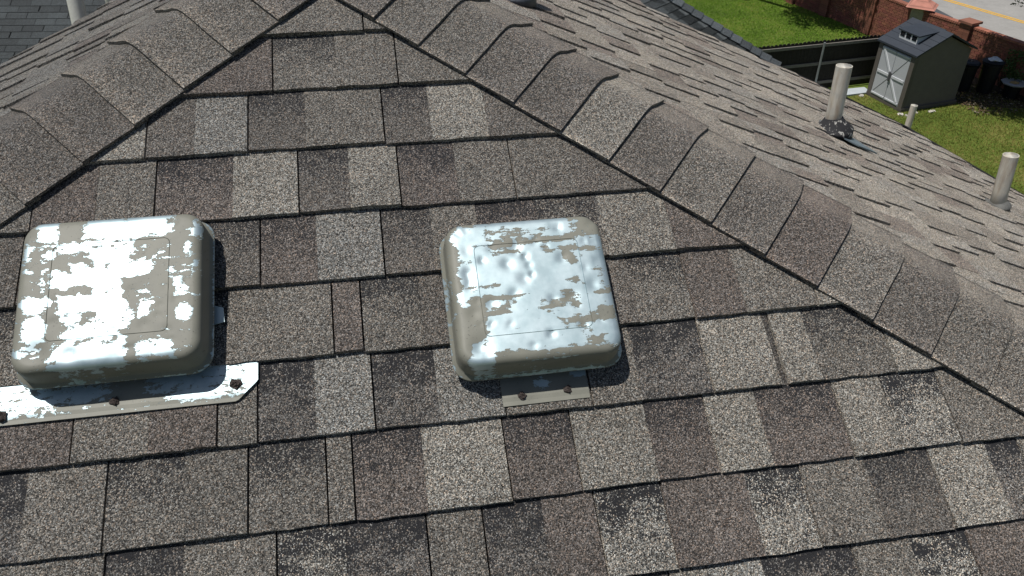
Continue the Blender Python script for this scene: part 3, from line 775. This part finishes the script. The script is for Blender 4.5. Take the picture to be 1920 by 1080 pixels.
# pillar
pc = Vector((18.40, 23.0, 0)); d = Vector((0.75, -0.66, 0)).normalized(); n = Vector((-d.y, d.x, 0)); ax = (d, n, Vector((0, 0, 1)))
pil = empty('stone_pillar', pt(pc), 'square cream stone pillar with terracotta pyramid cap rising from the brick wall', 'pillar')
mb = MB(); rr0 = random.Random(4); HP = 1.50
for row in range(10):
    z = GZ + 0.075 + row * 0.15
    for s1 in (-1, 1):
        for s2 in (-1, 1):
            w = rr0.uniform(-0.05, 0.05)
            t = rr0.uniform(0.75, 1.2)
            mb.box(pc + Vector((0, 0, z)) + d * (s1 * 0.135 + w * 0.0) + n * s2 * 0.135, (0.131 + rr0.uniform(0, 0.008), 0.131 + rr0.uniform(0, 0.008), 0.071), ax, (0.42 * t, 0.37 * t, 0.25 * t, 1))
mb.box(pc + Vector((0, 0, GZ + HP / 2)), (0.255, 0.255, HP / 2 - 0.005), ax, (0.25, 0.22, 0.17, 1))
mb.build('stone_shaft', plain('cream_stone', (0.40, 0.36, 0.26), 0.9, 0.3, 9), pil)
mb = MB()
for k in range(9):
    f0, f1 = 1 - k / 9, 1 - (k + 1) / 9
    hw0, hw1 = 0.44 * f0 + 0.012, 0.44 * f1 + 0.012
    z0 = GZ + HP + 0.02 + k * 0.034
    vs = [pc + d * a * hw0 + n * b * hw0 + Vector((0, 0, z0)) for a, b in ((-1, -1), (1, -1), (1, 1), (-1, 1))]
    vs += [pc + d * a * hw1 + n * b * hw1 + Vector((0, 0, z0 + 0.036)) for a, b in ((-1, -1), (1, -1), (1, 1), (-1, 1))]
    t = rr0.uniform(0.8, 1.2)
    mb.add(vs, [(3, 2, 1, 0), (4, 5, 6, 7)] + [(i, (i + 1) % 4, 4 + (i + 1) % 4, 4 + i) for i in range(4)], (0.46 * t, 0.20 * t, 0.15 * t, 1))
mb.build('cap', M_BRICK, pil, attrs=True)

# ------------------------------------------------------------------ wooden fence
M_FENCE = plain('dark_weathered_boards', (0.030, 0.026, 0.022), 0.85, 0.4, 14)
M_RAIL = plain('grey_fence_rail', (0.20, 0.185, 0.165), 0.8, 0.25, 12)
M_POST = plain('galvanised_post', (0.30, 0.32, 0.33), 0.5, 0.2, 12, metal=0.5)
fa, fb = Vector((10.2, 19.62, 0)), Vector((15.75, 20.32, 0)); fd = (fb - fa).normalized(); fn = Vector((fd.y, -fd.x, 0)); fax = (fd, fn, Vector((0, 0, 1)))
fence = empty('wooden_fence', pt(fa), 'dark wooden picket fence with pale rails, behind the shed', 'fence')
x = 0.0; L_ = (fb - fa).length; rf = random.Random(9)
while x < L_:
    h = 1.56 + rf.uniform(-0.012, 0.012); c = fa + fd * (x + 0.066) - fn * 0.03; hw = 0.064; vs = []
    for s in (-1, 1):
        for (a, z) in ((-hw, 0.03), (hw, 0.03), (hw, h - 0.04), (hw - 0.035, h), (-hw + 0.035, h), (-hw, h - 0.04)):
            vs.append(c + fd * a + fn * s * 0.008 + Vector((0, 0, GZ + z)))
    MB().add(vs, [(5, 4, 3, 2, 1, 0), (6, 7, 8, 9, 10, 11)] + [(i, (i + 1) % 6, 6 + (i + 1) % 6, 6 + i) for i in range(6)]).build('picket', M_FENCE, fence, loc=pt(c))
    x += 0.136
for z in (0.26, 0.86, 1.42):
    MB().box(fa + fd * L_ / 2 + fn * 0.0 + Vector((0, 0, GZ + z)), (L_ / 2, 0.02, 0.042), fax).build('rail', M_RAIL, fence, loc=pt(fa + fd * L_ / 2))
for x in (0.95, 3.15, 5.3):
    mb = MB(); p0 = fa + fd * x + fn * 0.055; mb.tube([pt(p0), pt(p0, 1.52)], [0.032, 0.032], 10); mb.build('post', M_POST, fence, loc=pt(p0))

# ------------------------------------------------------------------ garden shed
M_SHW = plain('dark_taupe_resin', (0.145, 0.129, 0.114), 0.65, 0.12, 5)
M_SHT = plain('taupe_resin_trim', (0.120, 0.106, 0.092), 0.6, 0.12, 6)
M_DOOR = plain('grey_resin_door', (0.45, 0.465, 0.48), 0.55, 0.07, 4)
M_BRACE = plain('light_grey_resin_brace', (0.58, 0.595, 0.61), 0.5, 0.06, 5)
M_GROOVE = plain('door_groove', (0.16, 0.165, 0.17), 0.7, 0.1, 5)
M_SROOF = plain('slate_blue_resin_roof', (0.036, 0.043, 0.055), 0.6, 0.15, 6)
M_GLASS = plain('dark_window_pane', (0.012, 0.014, 0.018), 0.12, 0.1, 3, spec=0.6)
fm = Vector((15.13, 18.12, 0)); we = Vector((-0.185, 0.983, 0)).normalized(); de = Vector((we.y, -we.x, 0))
SW, SD, SHH, SRG = 1.40, 2.00, 1.66, 2.12
shed = empty('garden_shed', pt(fm + we * SW / 2 + de * SD / 2), 'small grey shed with double doors, dark roof and window dormer', 'shed')
sz = Vector((0, 0, 1)); sax = (we, de, sz)
def SP(w, dd, z): return fm + we * w + de * dd + Vector((0, 0, GZ + z))
# walls as one shell: two gables (ends facing -we and +we) and two long sides
mb = MB()
def prism(mb, w0, w1):
    prof = [(0.0, 0.08), (SD, 0.08), (SD, SHH), (SD / 2, SRG), (0.0, SHH)]
    vs = [SP(w0, a, z) for a, z in prof] + [SP(w1, a, z) for a, z in prof]
    mb.add(vs, [(0, 1, 2, 3, 4), (9, 8, 7, 6, 5)] + [(i, 5 + i, 5 + (i + 1) % 5, (i + 1) % 5) for i in range(5)])
prism(mb, 0.02, SW - 0.02); mb.build('walls', M_SHW, shed)
for w in (0.05, SW - 0.05):
    MB().box(SP(w, -0.012, 0.06 + (SHH - 0.1) / 2), (0.075, 0.03, (SHH - 0.08) / 2), sax).build('corner_trim', M_SHT, shed)
MB().box(SP(-0.006, 0.035, 0.06 + (SHH - 0.1) / 2), (0.012, 0.06, (SHH - 0.08) / 2), sax).build('corner_trim', M_SHT, shed)
MB().box(SP(SW / 2, SD / 2, 0.05), (SW / 2 + 0.04, SD / 2 + 0.04, 0.05), sax).build('base', M_SHT, shed)
dw = (SW - 0.26) / 2
for s in (0, 1):
    w0 = 0.13 + s * dw; c = w0 + dw / 2
    door = MB().box(SP(c, -0.018, 0.11 + 0.73), (dw / 2 - 0.006, 0.018, 0.73), sax).build('door', M_DOOR, shed)
    zc = 0.84
    win = w0 + dw if s == 0 else w0; wout = w0 if s == 0 else w0 + dw
    def bar(a, b, hw, mat, nm, y=-0.046):
        A = SP(a[0], y, a[1]); B = SP(b[0], y, b[1]); dd = (B - A); ln = dd.length; dd.normalize(); pp = dd.cross(de).normalized()
        MB().box((A + B) / 2, (ln / 2, 0.012 if mat is M_BRACE else 0.004, hw), (dd, de, pp)).build(nm, mat, door)
    sgn = 1 if s == 0 else -1
    bar((wout + sgn * 0.03, zc), (win - sgn * 0.03, zc), 0.035, M_BRACE, 'brace')
    if s == 1:                                              # far door (left in the photograph): brace goes up and out
        bar((win + 0.03, zc + 0.05), (wout - 0.10, 1.50), 0.03, M_BRACE, 'brace')
        bar((win + 0.03, zc - 0.05), (wout - 0.06, 0.22), 0.008, M_GROOVE, 'groove', -0.038)
    else:
        bar((win - 0.03, zc + 0.05), (wout + 0.06, 1.50), 0.008, M_GROOVE, 'groove', -0.038)
        bar((win - 0.03, zc - 0.05), (wout + 0.10, 0.20), 0.03, M_BRACE, 'brace')
    bar((wout + sgn * 0.02, 0.17), (win - sgn * 0.02, 0.17), 0.02, M_BRACE, 'brace')
    bar((wout + sgn * 0.02, 1.53), (win - sgn * 0.02, 1.53), 0.02, M_BRACE, 'brace')
mb = MB(); mb.box(SP(SW / 2, -0.07, 0.84), (0.05, 0.015, 0.10), sax); mb.box(SP(SW / 2, -0.09, 0.84), (0.02, 0.014, 0.14), sax)
mb.build('handle', plain('dark_grey_handle', (0.10, 0.10, 0.105), 0.5, 0.1, 9), shed)
# roof: two slabs with small seams
for s in (0, 1):
    e0 = -0.10 if s == 0 else SD + 0.10; sl_ = (SRG - SHH) / (SD / 2)
    z0 = SHH - 0.10 * sl_ + 0.03; z1 = SRG + 0.045
    vs = []
    for dzz in (0, 0.05):
        vs += [SP(-0.10, e0, z0 + dzz), SP(SW + 0.10, e0, z0 + dzz), SP(SW + 0.10, SD / 2, z1 + dzz), SP(-0.10, SD / 2, z1 + dzz)]
    rf_ = MB().add(vs, [(0, 1, 2, 3), (4, 7, 6, 5), (0, 4, 5, 1), (2, 6, 7, 3), (1, 5, 6, 2), (0, 3, 7, 4)]).build('roof_panel', M_SROOF, shed)
    if s == 0: roof0 = rf_
    for k in range(1, 5):
        f = k / 5; a = e0 + (SD / 2 - e0) * f; z = z0 + (z1 - z0) * f + 0.052
        MB().box(SP(SW / 2, a, z), (SW / 2 + 0.10, 0.006, 0.004), sax).build('seam', M_SROOF, rf_)
# dormer over the doors
w0, w1 = 0.36, 1.04; a0 = 0.22; zb_ = SHH + 0.03 + (SRG - SHH) * a0 / (SD / 2) + 0.05; zt_ = zb_ + 0.25
mb = MB(); vs = [SP(w0, a0, zb_), SP(w1, a0, zb_), SP(w1, a0, zt_), SP(w0, a0, zt_), SP(w0, SD / 2 + 0.05, zt_ + 0.03), SP(w1, SD / 2 + 0.05, zt_ + 0.03), SP(w0, SD / 2 + 0.05, zb_), SP(w1, SD / 2 + 0.05, zb_)]
mb.add(vs, [(0, 1, 2, 3), (0, 3, 4, 6), (1, 7, 5, 2)])
dm = mb.build('dormer', M_BRACE, shed)
MB().box(SP((w0 + w1) / 2, (a0 + SD / 2) / 2 + 0.05, zt_ + 0.035), ((w1 - w0) / 2 + 0.07, (SD / 2 - a0) / 2 + 0.08, 0.018), (we, (de * 1 + sz * 0.10).normalized(), (sz - de * 0.10).normalized())).build('dormer_roof', M_SROOF, dm)
for k in range(3):
    wc = w0 + (w1 - w0) * (k + 0.5) / 3
    MB().box(SP(wc, a0 - 0.004, (zb_ + zt_) / 2 + 0.02), (0.085, 0.006, 0.065), sax).build('window_pane', M_GLASS, dm)

# ------------------------------------------------------------------ things beside the shed
M_BLACK = plain('black_plastic', (0.012, 0.012, 0.013), 0.5, 0.2, 8)
M_WHITE = plain('white_plastic', (0.70, 0.70, 0.69), 0.5, 0.12, 10)
M_STONE = plain('pale_limestone', (0.55, 0.52, 0.46), 0.9, 0.25, 14, bump=0.5)
M_SOIL = plain('shade_darkened_soil', (0.035, 0.028, 0.020), 0.95, 0.5, 7)  # soil colour made darker to stand in for tree shade
mb = MB(); sp_pts = [pt(p, 0.012) for p in ((17.2, 18.35), (18.2, 18.0), (19.9, 17.6), (19.6, 18.6), (19.0, 20.7), (17.4, 20.0), (17.25, 18.8))]
mb.add(sp_pts, [tuple(range(7))]); tag(mb.build('bare_soil', M_SOIL), kind='structure')
def lathe(mb, c, prof, n=20):
    vs = []; fs = []
    for r, z in prof:
        for j in range(n): a = 2 * math.pi * j / n; vs.append(c + Vector((r * math.cos(a), r * math.sin(a), z)))
    for i in range(len(prof) - 1):
        for j in range(n): fs.append((i * n + j, i * n + (j + 1) % n, (i + 1) * n + (j + 1) % n, (i + 1) * n + j))
    fs.append(tuple(range((len(prof) - 1) * n, len(prof) * n))); mb.add(vs, fs)
def bin_(p, h, label, lid=True):
    root = empty('rubbish_bin', pt(p), label, 'bin', 'black bins beside the shed'); c = pt(p)
    mb = MB(); lathe(mb, c, [(0.20, 0.0), (0.22, 0.02), (0.27, h * 0.92), (0.295, h * 0.93), (0.295, h * 0.97), (0.27, h)]); mb.build('body', M_BLACK, root, smooth=False)
    mb = MB(); lathe(mb, c, [(0.31, h + 0.002), (0.32, h + 0.03), (0.26, h + 0.07), (0.10, h + 0.085), (0.06, h + 0.11)]); mb.build('lid', M_BLACK, root)
    for s in (-1, 1):
        mb = MB(); mb.tube([c + Vector((s * 0.28, -0.06, h * 0.8)), c + Vector((s * 0.33, -0.05, h * 0.82)), c + Vector((s * 0.33, 0.05, h * 0.82)), c + Vector((s * 0.28, 0.06, h * 0.8))], [0.014] * 4, 6); mb.build('handle', M_BLACK, root)
bin_((18.52, 19.15), 0.95, 'tall black bin with a white bag on its lid, against the brick wall')
bin_((17.95, 19.42), 0.85, 'black bin tucked behind the shed wall, left of the bag-topped bin')
mb = MB(); blob(mb, pt((18.50, 19.10), 1.04), 0.17, random.Random(5), (Vector((1, 0, 0)), Vector((0, 1, 0)), Vector((0, 0, 0.55)))); tag(mb.build('plastic_bag', M_WHITE, smooth=True), 'crumpled white bag lying on a black bin lid', 'bag')
tb = empty('planter', pt((19.02, 18.62)), 'black planter with an octagonal pale tray of dry soil on top', 'planter'); c = pt((19.02, 18.62))
mb = MB(); lathe(mb, c, [(0.18, 0.0), (0.20, 0.03), (0.25, 0.42), (0.27, 0.43), (0.27, 0.46)], 8); mb.build('pot', M_BLACK, tb)
mb = MB(); lathe(mb, c, [(0.10, 0.461), (0.36, 0.462), (0.38, 0.50), (0.34, 0.51), (0.31, 0.485), (0.16, 0.484)], 8); mb.build('tray', plain('grey_tray', (0.36, 0.37, 0.37), 0.6, 0.15, 9), tb)
mb = MB(); blob(mb, c + Vector((0, 0, 0.485)), 0.13, random.Random(2), (Vector((1, 0, 0)), Vector((0, 1, 0)), Vector((0, 0, 0.4)))); mb.build('dry_soil', plain('straw', (0.36, 0.25, 0.11), 0.9, 0.4, 20), tb)
bs = empty('stool', pt((19.36, 18.02)), 'round pale topped stool at the right edge beside the planter', 'stool'); c = pt((19.36, 18.02))
mb = MB(); lathe(mb, c, [(0.02, 0.30), (0.23, 0.30), (0.25, 0.32), (0.25, 0.335), (0.23, 0.35)], 24); mb.build('seat', M_WHITE, bs)
for k in range(4):
    a = math.pi / 4 + k * math.pi / 2; mb = MB(); mb.tube([c + Vector((0.17 * math.cos(a), 0.17 * math.sin(a), 0.0)), c + Vector((0.13 * math.cos(a), 0.13 * math.sin(a), 0.31))], [0.016, 0.018], 8); mb.build('leg', M_BLACK, bs)
for i, (px, q) in enumerate((((14.62, 19.42), 0.085), ((15.02, 17.92), 0.095), ((15.16, 17.84), 0.07), ((15.55, 18.02), 0.075), ((16.02, 18.00), 0.085), ((16.16, 18.05), 0.06))):
    mb = MB(); blob(mb, pt(px, -0.02), q, random.Random(40 + i), (Vector((1, 0, 0)), Vector((0, 1, 0)), Vector((0, 0, 1))))
    lab = ['pale stone at the far door corner of the shed', 'large pale stone at the near door corner of the shed', 'smaller pale stone beside the near door corner of the shed', 'pale stone under the shed gable, half hidden by the small pipe', 'pale stone midway along the foot of the shed gable', 'smallest pale stone midway along the foot of the shed gable'][i]
    tag(mb.build('stone', M_STONE, smooth=False), lab, 'stone', 'stones around the shed foot')
# leaf litter
rl = random.Random(31); mb = MB()
for i in range(700):
    x, y = rl.uniform(17.2, 19.7), rl.uniform(17.5, 19.2); a = rl.uniform(0, 6.28); w = rl.uniform(0.02, 0.06)
    dx, dy = math.cos(a) * w, math.sin(a) * w; z = rl.uniform(0.02, 0.06); t = rl.uniform(0.25, 0.9)  # tone range lowered, painting missing tree shade into the litter
    mb.add([pt((x - dx, y - dy), z), pt((x + dy * .5, y - dx * .5), z + 0.02), pt((x + dx, y + dy), z), pt((x - dy * .5, y + dx * .5), z + 0.01)], [(0, 1, 2, 3)], rl.choice([(0.22 * t, 0.15 * t, 0.08 * t, 1), (0.12 * t, 0.08 * t, 0.05 * t, 1), (0.30 * t, 0.26 * t, 0.20 * t, 1)]))
def attr_mat(name, rough=0.8, transl=0.0):
    mt, nt, N, L, P = new_mat(name); at = N.new('ShaderNodeAttribute'); at.attribute_name = 'tone'
    L.new(at.outputs['Color'], P.inputs['Base Color']); P.inputs['Roughness'].default_value = rough; P.inputs['Specular IOR Level'].default_value = 0.25
    return mt
M_LEAF = attr_mat('leaves', 0.6); M_LITTER = attr_mat('dead_leaves', 0.9)
tag(mb.build('leaf_litter', M_LITTER, attrs=True), 'brown leaf litter scattered on the soil right of the shed', 'leaf litter', kind='stuff')

# ------------------------------------------------------------------ trees and shrub
M_BARK = plain('bark', (0.09, 0.07, 0.055), 0.9, 0.4, 9)
def leafcloud(mb, c, rad, n, r, size, cols):
    for _ in range(n):
        while True:
            p = Vector((r.uniform(-1, 1), r.uniform(-1, 1), r.uniform(-1, 1)))
            if p.length <= 1: break
        q = c + Vector((p.x * rad[0], p.y * rad[1], p.z * rad[2]))
        u = Vector((r.gauss(0, 1), r.gauss(0, 1), r.gauss(0, 0.5))).normalized(); v = u.cross(Vector((r.gauss(0, 1), r.gauss(0, 1), r.gauss(0, 1)))).normalized()
        s = size * r.uniform(0.6, 1.4); t = r.uniform(0.7, 1.3); cc = r.choice(cols)
        mb.add([q - u * s, q - v * s * 0.45, q + u * s, q + v * s * 0.45], [(0, 1, 2, 3)], (cc[0] * t, cc[1] * t, cc[2] * t, 1))
GREENS = [(0.05, 0.095, 0.022), (0.065, 0.12, 0.028), (0.045, 0.08, 0.02), (0.085, 0.125, 0.035)]
def tree(p, trunk_h, crown_c, crown_r, ncl, nleaf, label, seed, twig=None):
    r = random.Random(seed); root = empty('tree', pt(p), label, 'tree', 'trees along the brick wall'); b = pt(p)
    mb = MB(); cc = Vector(crown_c); mb.tube([b - Vector((0, 0, 0.1)), b + Vector((0.05, 0.02, trunk_h * 0.5)), b + (cc - b) * 0.55, cc], [0.16, 0.13, 0.10, 0.03], 10)
    cl = []
    for i in range(ncl):
        while True:
            q = Vector((r.uniform(-1, 1), r.uniform(-1, 1), r.uniform(-1, 1)))
            if 0.35 < q.length < 1: break
        cl.append(cc + Vector((q.x * crown_r[0], q.y * crown_r[1], q.z * crown_r[2])))
    for q in cl:
        s = b + (cc - b) * r.uniform(0.5, 0.95); mid = (s + q) / 2 + Vector((0, 0, 0.15)); mb.tube([s, mid, q], [0.05, 0.03, 0.008], 6)
    if twig: q = Vector(twig); mb.tube([cc, (cc + q) / 2 + Vector((0.1, -0.1, 0.2)), q], [0.03, 0.015, 0.004], 6)
    mb.build('trunk', M_BARK, root)
    mb = MB()
    for q in cl: k = r.uniform(0.45, 0.8); leafcloud(mb, q, (k, k, k * 0.6), nleaf, r, 0.075, GREENS)
    if twig:
        q = Vector(twig)
        for i in range(6): leafcloud(mb, q + Vector((r.uniform(-.12, .12), r.uniform(-.12, .12), r.uniform(-.05, .3))), (0.07, 0.07, 0.06), 12, r, 0.03, GREENS)
    mb.build('crown', M_LEAF, root, attrs=True)
tree((15.2, 29.6), 2.6, (16.1, 26.9, -4.5), (1.5, 2.0, 0.6), 40, 260, 'leafy tree standing behind the lawn near the brick wall, above the picture', 5)
tree((20.6, 18.6), 3.0, (17.6, 18.4, -4.0), (1.4, 1.6, 0.5), 40, 280, 'leafy tree at the right end of the brick wall, one twig hanging into the corner', 8, twig=(17.62, 17.98, -6.0))
sh = empty('shrub', pt((19.28, 19.55)), 'leafy green shrub climbing the brick wall at the right edge', 'shrub')
mb = MB(); r = random.Random(3)
for k in range(6): mb.tube([pt((19.3, 19.5)), pt((19.25 + r.uniform(-.2, .2), 19.3 + r.uniform(-.5, .4)), r.uniform(0.5, 1.1))], [0.015, 0.006], 5)
mb.build('stem', M_BARK, sh)
mb = MB()
for k in range(14): leafcloud(mb, pt((19.25 + r.uniform(-.15, .12), 19.15 + r.uniform(-.55, .45)), r.uniform(0.35, 1.15)), (0.18, 0.2, 0.16), 70, r, 0.04, GREENS)
mb.build('foliage', M_LEAF, sh, attrs=True)

# ------------------------------------------------------------------ neighbouring houses
def ngh_tone(r): t = r.choice((0.75, 0.85, 1.0, 1.15, 1.35)); return (0.036 * t, 0.043 * t, 0.046 * t, 1)
rn_ = random.Random(17)
nb = Vector((-4.661, 10.944, -3.515)); rdv = Vector((0.987, -0.155, 0.012)).normalized(); p29 = math.radians(29)
upv = Vector((-rdv.y * math.cos(p29), rdv.x * math.cos(p29), math.sin(p29))); nnn = rdv.cross(upv).normalized()
nh = empty('neighbouring_house', Vector((nb.x, nb.y, GZ)), 'neighbouring house with dark slate-grey shingles at the top left corner', 'house')
def NP(a, b, z): return nb + rdv * a + upv * b + nnn * z
deck = MB().add([NP(-6, -4, -0.01), NP(5, -4, -0.01), NP(5, 4, -0.01), NP(-6, 4, -0.01)], [(0, 1, 2, 3)]).build('roof_slope', M_DECK, nh)
restN = MB()
EX, TW = 0.127, 0.305
for j in range(-14, 12):
    b0 = j * EX
    for i in range(-9, 9):
        a0 = i * TW + (TW / 2 if j % 2 else 0) + rn_.uniform(-0.006, 0.006)
        t = ngh_tone(rn_)
        vs = [NP(a0 + 0.004, b0, 0.010), NP(a0 + TW - 0.004, b0, 0.010), NP(a0 + TW - 0.004, b0 + EX + 0.02, 0.002), NP(a0 + 0.004, b0 + EX + 0.02, 0.002)]
        vs += [NP(a0 + 0.004, b0, -0.005), NP(a0 + TW - 0.004, b0, -0.005)]
        fs = [(0, 1, 2, 3), (4, 5, 1, 0)]
        q = [pj(v) for v in vs[:4]]
        seen = any(k_[0] > -5 and k_[1] > -5 and k_[0] < 260 and k_[1] < 140 - k_[0] * 0.5 for k_ in q)
        tgt = MB() if seen else restN
        tgt.add(vs, fs, t, (0.2, 0, 0, 1))
        if seen: tgt.build('shingle', M_SH, deck, attrs=True, loc=NP(a0, b0, 0))
tag(restN.build('small_shingles', M_SH, deck, attrs=True), kind='stuff')
mb = MB(); A = [NP(-6, -4, -0.2), NP(5, -4, -0.2), NP(5, 4, -0.2), NP(-6, 4, -0.2)]; mb.add(A + [Vector((v.x, v.y, GZ)) for v in A], [(i, (i + 1) % 4, 4 + (i + 1) % 4, 4 + i) for i in range(4)]); mb.build('wall', M_WALL, nh)

# blue-grey roof whose capped edge runs down towards the fence
nk = Vector((5.01, 7.03, -3.10)); hpv = (Vector((3.83, 7.70, -2.46)) - nk).normalized()
evv = Vector((-0.75, -0.66, 0)).normalized()
g2 = empty('neighbouring_house', Vector((nk.x, nk.y, GZ)), 'blue-grey shingle roof with a capped edge, between the lawn and the right slope', 'house')
n2 = hpv.cross(evv).normalized()
if n2.z < 0: n2 = -n2
inn = (evv - hpv * evv.dot(hpv)).normalized()
def KP(a, b, z): return nk + hpv * a + inn * b + n2 * z
deck2 = MB().add([KP(0, 0, -0.01), KP(0.0, 2.4, -0.01), KP(3.4, 2.4, -0.01), KP(3.4, 0, -0.01)], [(0, 1, 2, 3)]).build('roof_slope', M_DECK, g2)
# courses run along the eave direction
w_up = n2.cross(evv).normalized()
if w_up.z < 0: w_up = -w_up
for j in range(0, 18):
    for i in range(0, 9):
        b0 = j * 0.13; a0 = i * 0.30 + (0.15 if j % 2 else 0) - 0.3
        hipa = w_up.dot(hpv); off = evv.dot(hpv) / hipa
        P0 = nk + w_up * b0 + evv * (max(a0, 0.02) + off * b0 + 0.09)
        t = ngh_tone(rn_)
        vs = [P0 + n2 * 0.011 + evv * 0.004, P0 + evv * 0.296 + n2 * 0.011, P0 + evv * 0.296 + w_up * 0.15 + n2 * 0.002, P0 + evv * 0.004 + w_up * 0.15 + n2 * 0.002, P0 - n2 * 0.005 + evv * 0.004, P0 + evv * 0.296 - n2 * 0.005]
        MB().add(vs, [(0, 1, 2, 3), (4, 5, 1, 0)], t, (0.2, 0, 0, 1)).build('shingle', M_SH, deck2, attrs=True, loc=P0)
for k in range(22):
    a = k * 0.14; t = ngh_tone(rn_); t = (t[0] * 1.25, t[1] * 1.25, t[2] * 1.3, 1)
    vs = []
    for aa, zz in ((a, 0.040), (a + 0.165, 0.022)):
        vs += [KP(aa, 0.15, zz - 0.006), KP(aa, 0.05, zz), KP(aa, 0.0, zz + 0.004), KP(aa, -0.05, zz - 0.02), KP(aa, -0.09, zz - 0.09)]
    fs = [(q, q + 1, 6 + q, 5 + q) for q in range(4)]
    lo_ = [Vector(v) - n2 * 0.012 for v in vs[:5]]
    MB().add(vs + lo_, fs + [(10 + q, 11 + q, q + 1, q) for q in range(4)], t, (0.2, 0, 0, 1)).build('hip_cap_shingle', M_SH, g2, attrs=True, loc=KP(a, 0, 0))
mb = MB(); A = [KP(0.05, -0.02, -0.03), KP(0.05, 2.4, -0.03), KP(3.4, 2.4, -0.03), KP(3.4, -0.02, -0.03)]; mb.add(A + [Vector((v.x, v.y, GZ)) for v in A], [(i, (i + 1) % 4, 4 + (i + 1) % 4, 4 + i) for i in range(4)])
mb.build('wall', plain('pale_grey_siding', (0.36, 0.36, 0.36), 0.8, 0.1, 5), g2)
mb = MB(); A, B2 = KP(0, -0.02, -0.03), KP(0, 2.4, -0.03); A2, B3 = A - Vector((0, 0, 0.16)), B2 - Vector((0, 0, 0.16)); off = hpv * -0.02
mb.add([A + off, B2 + off, B3 + off, A2 + off], [(0, 1, 2, 3)]); mb.build('fascia', M_WHITE, g2)
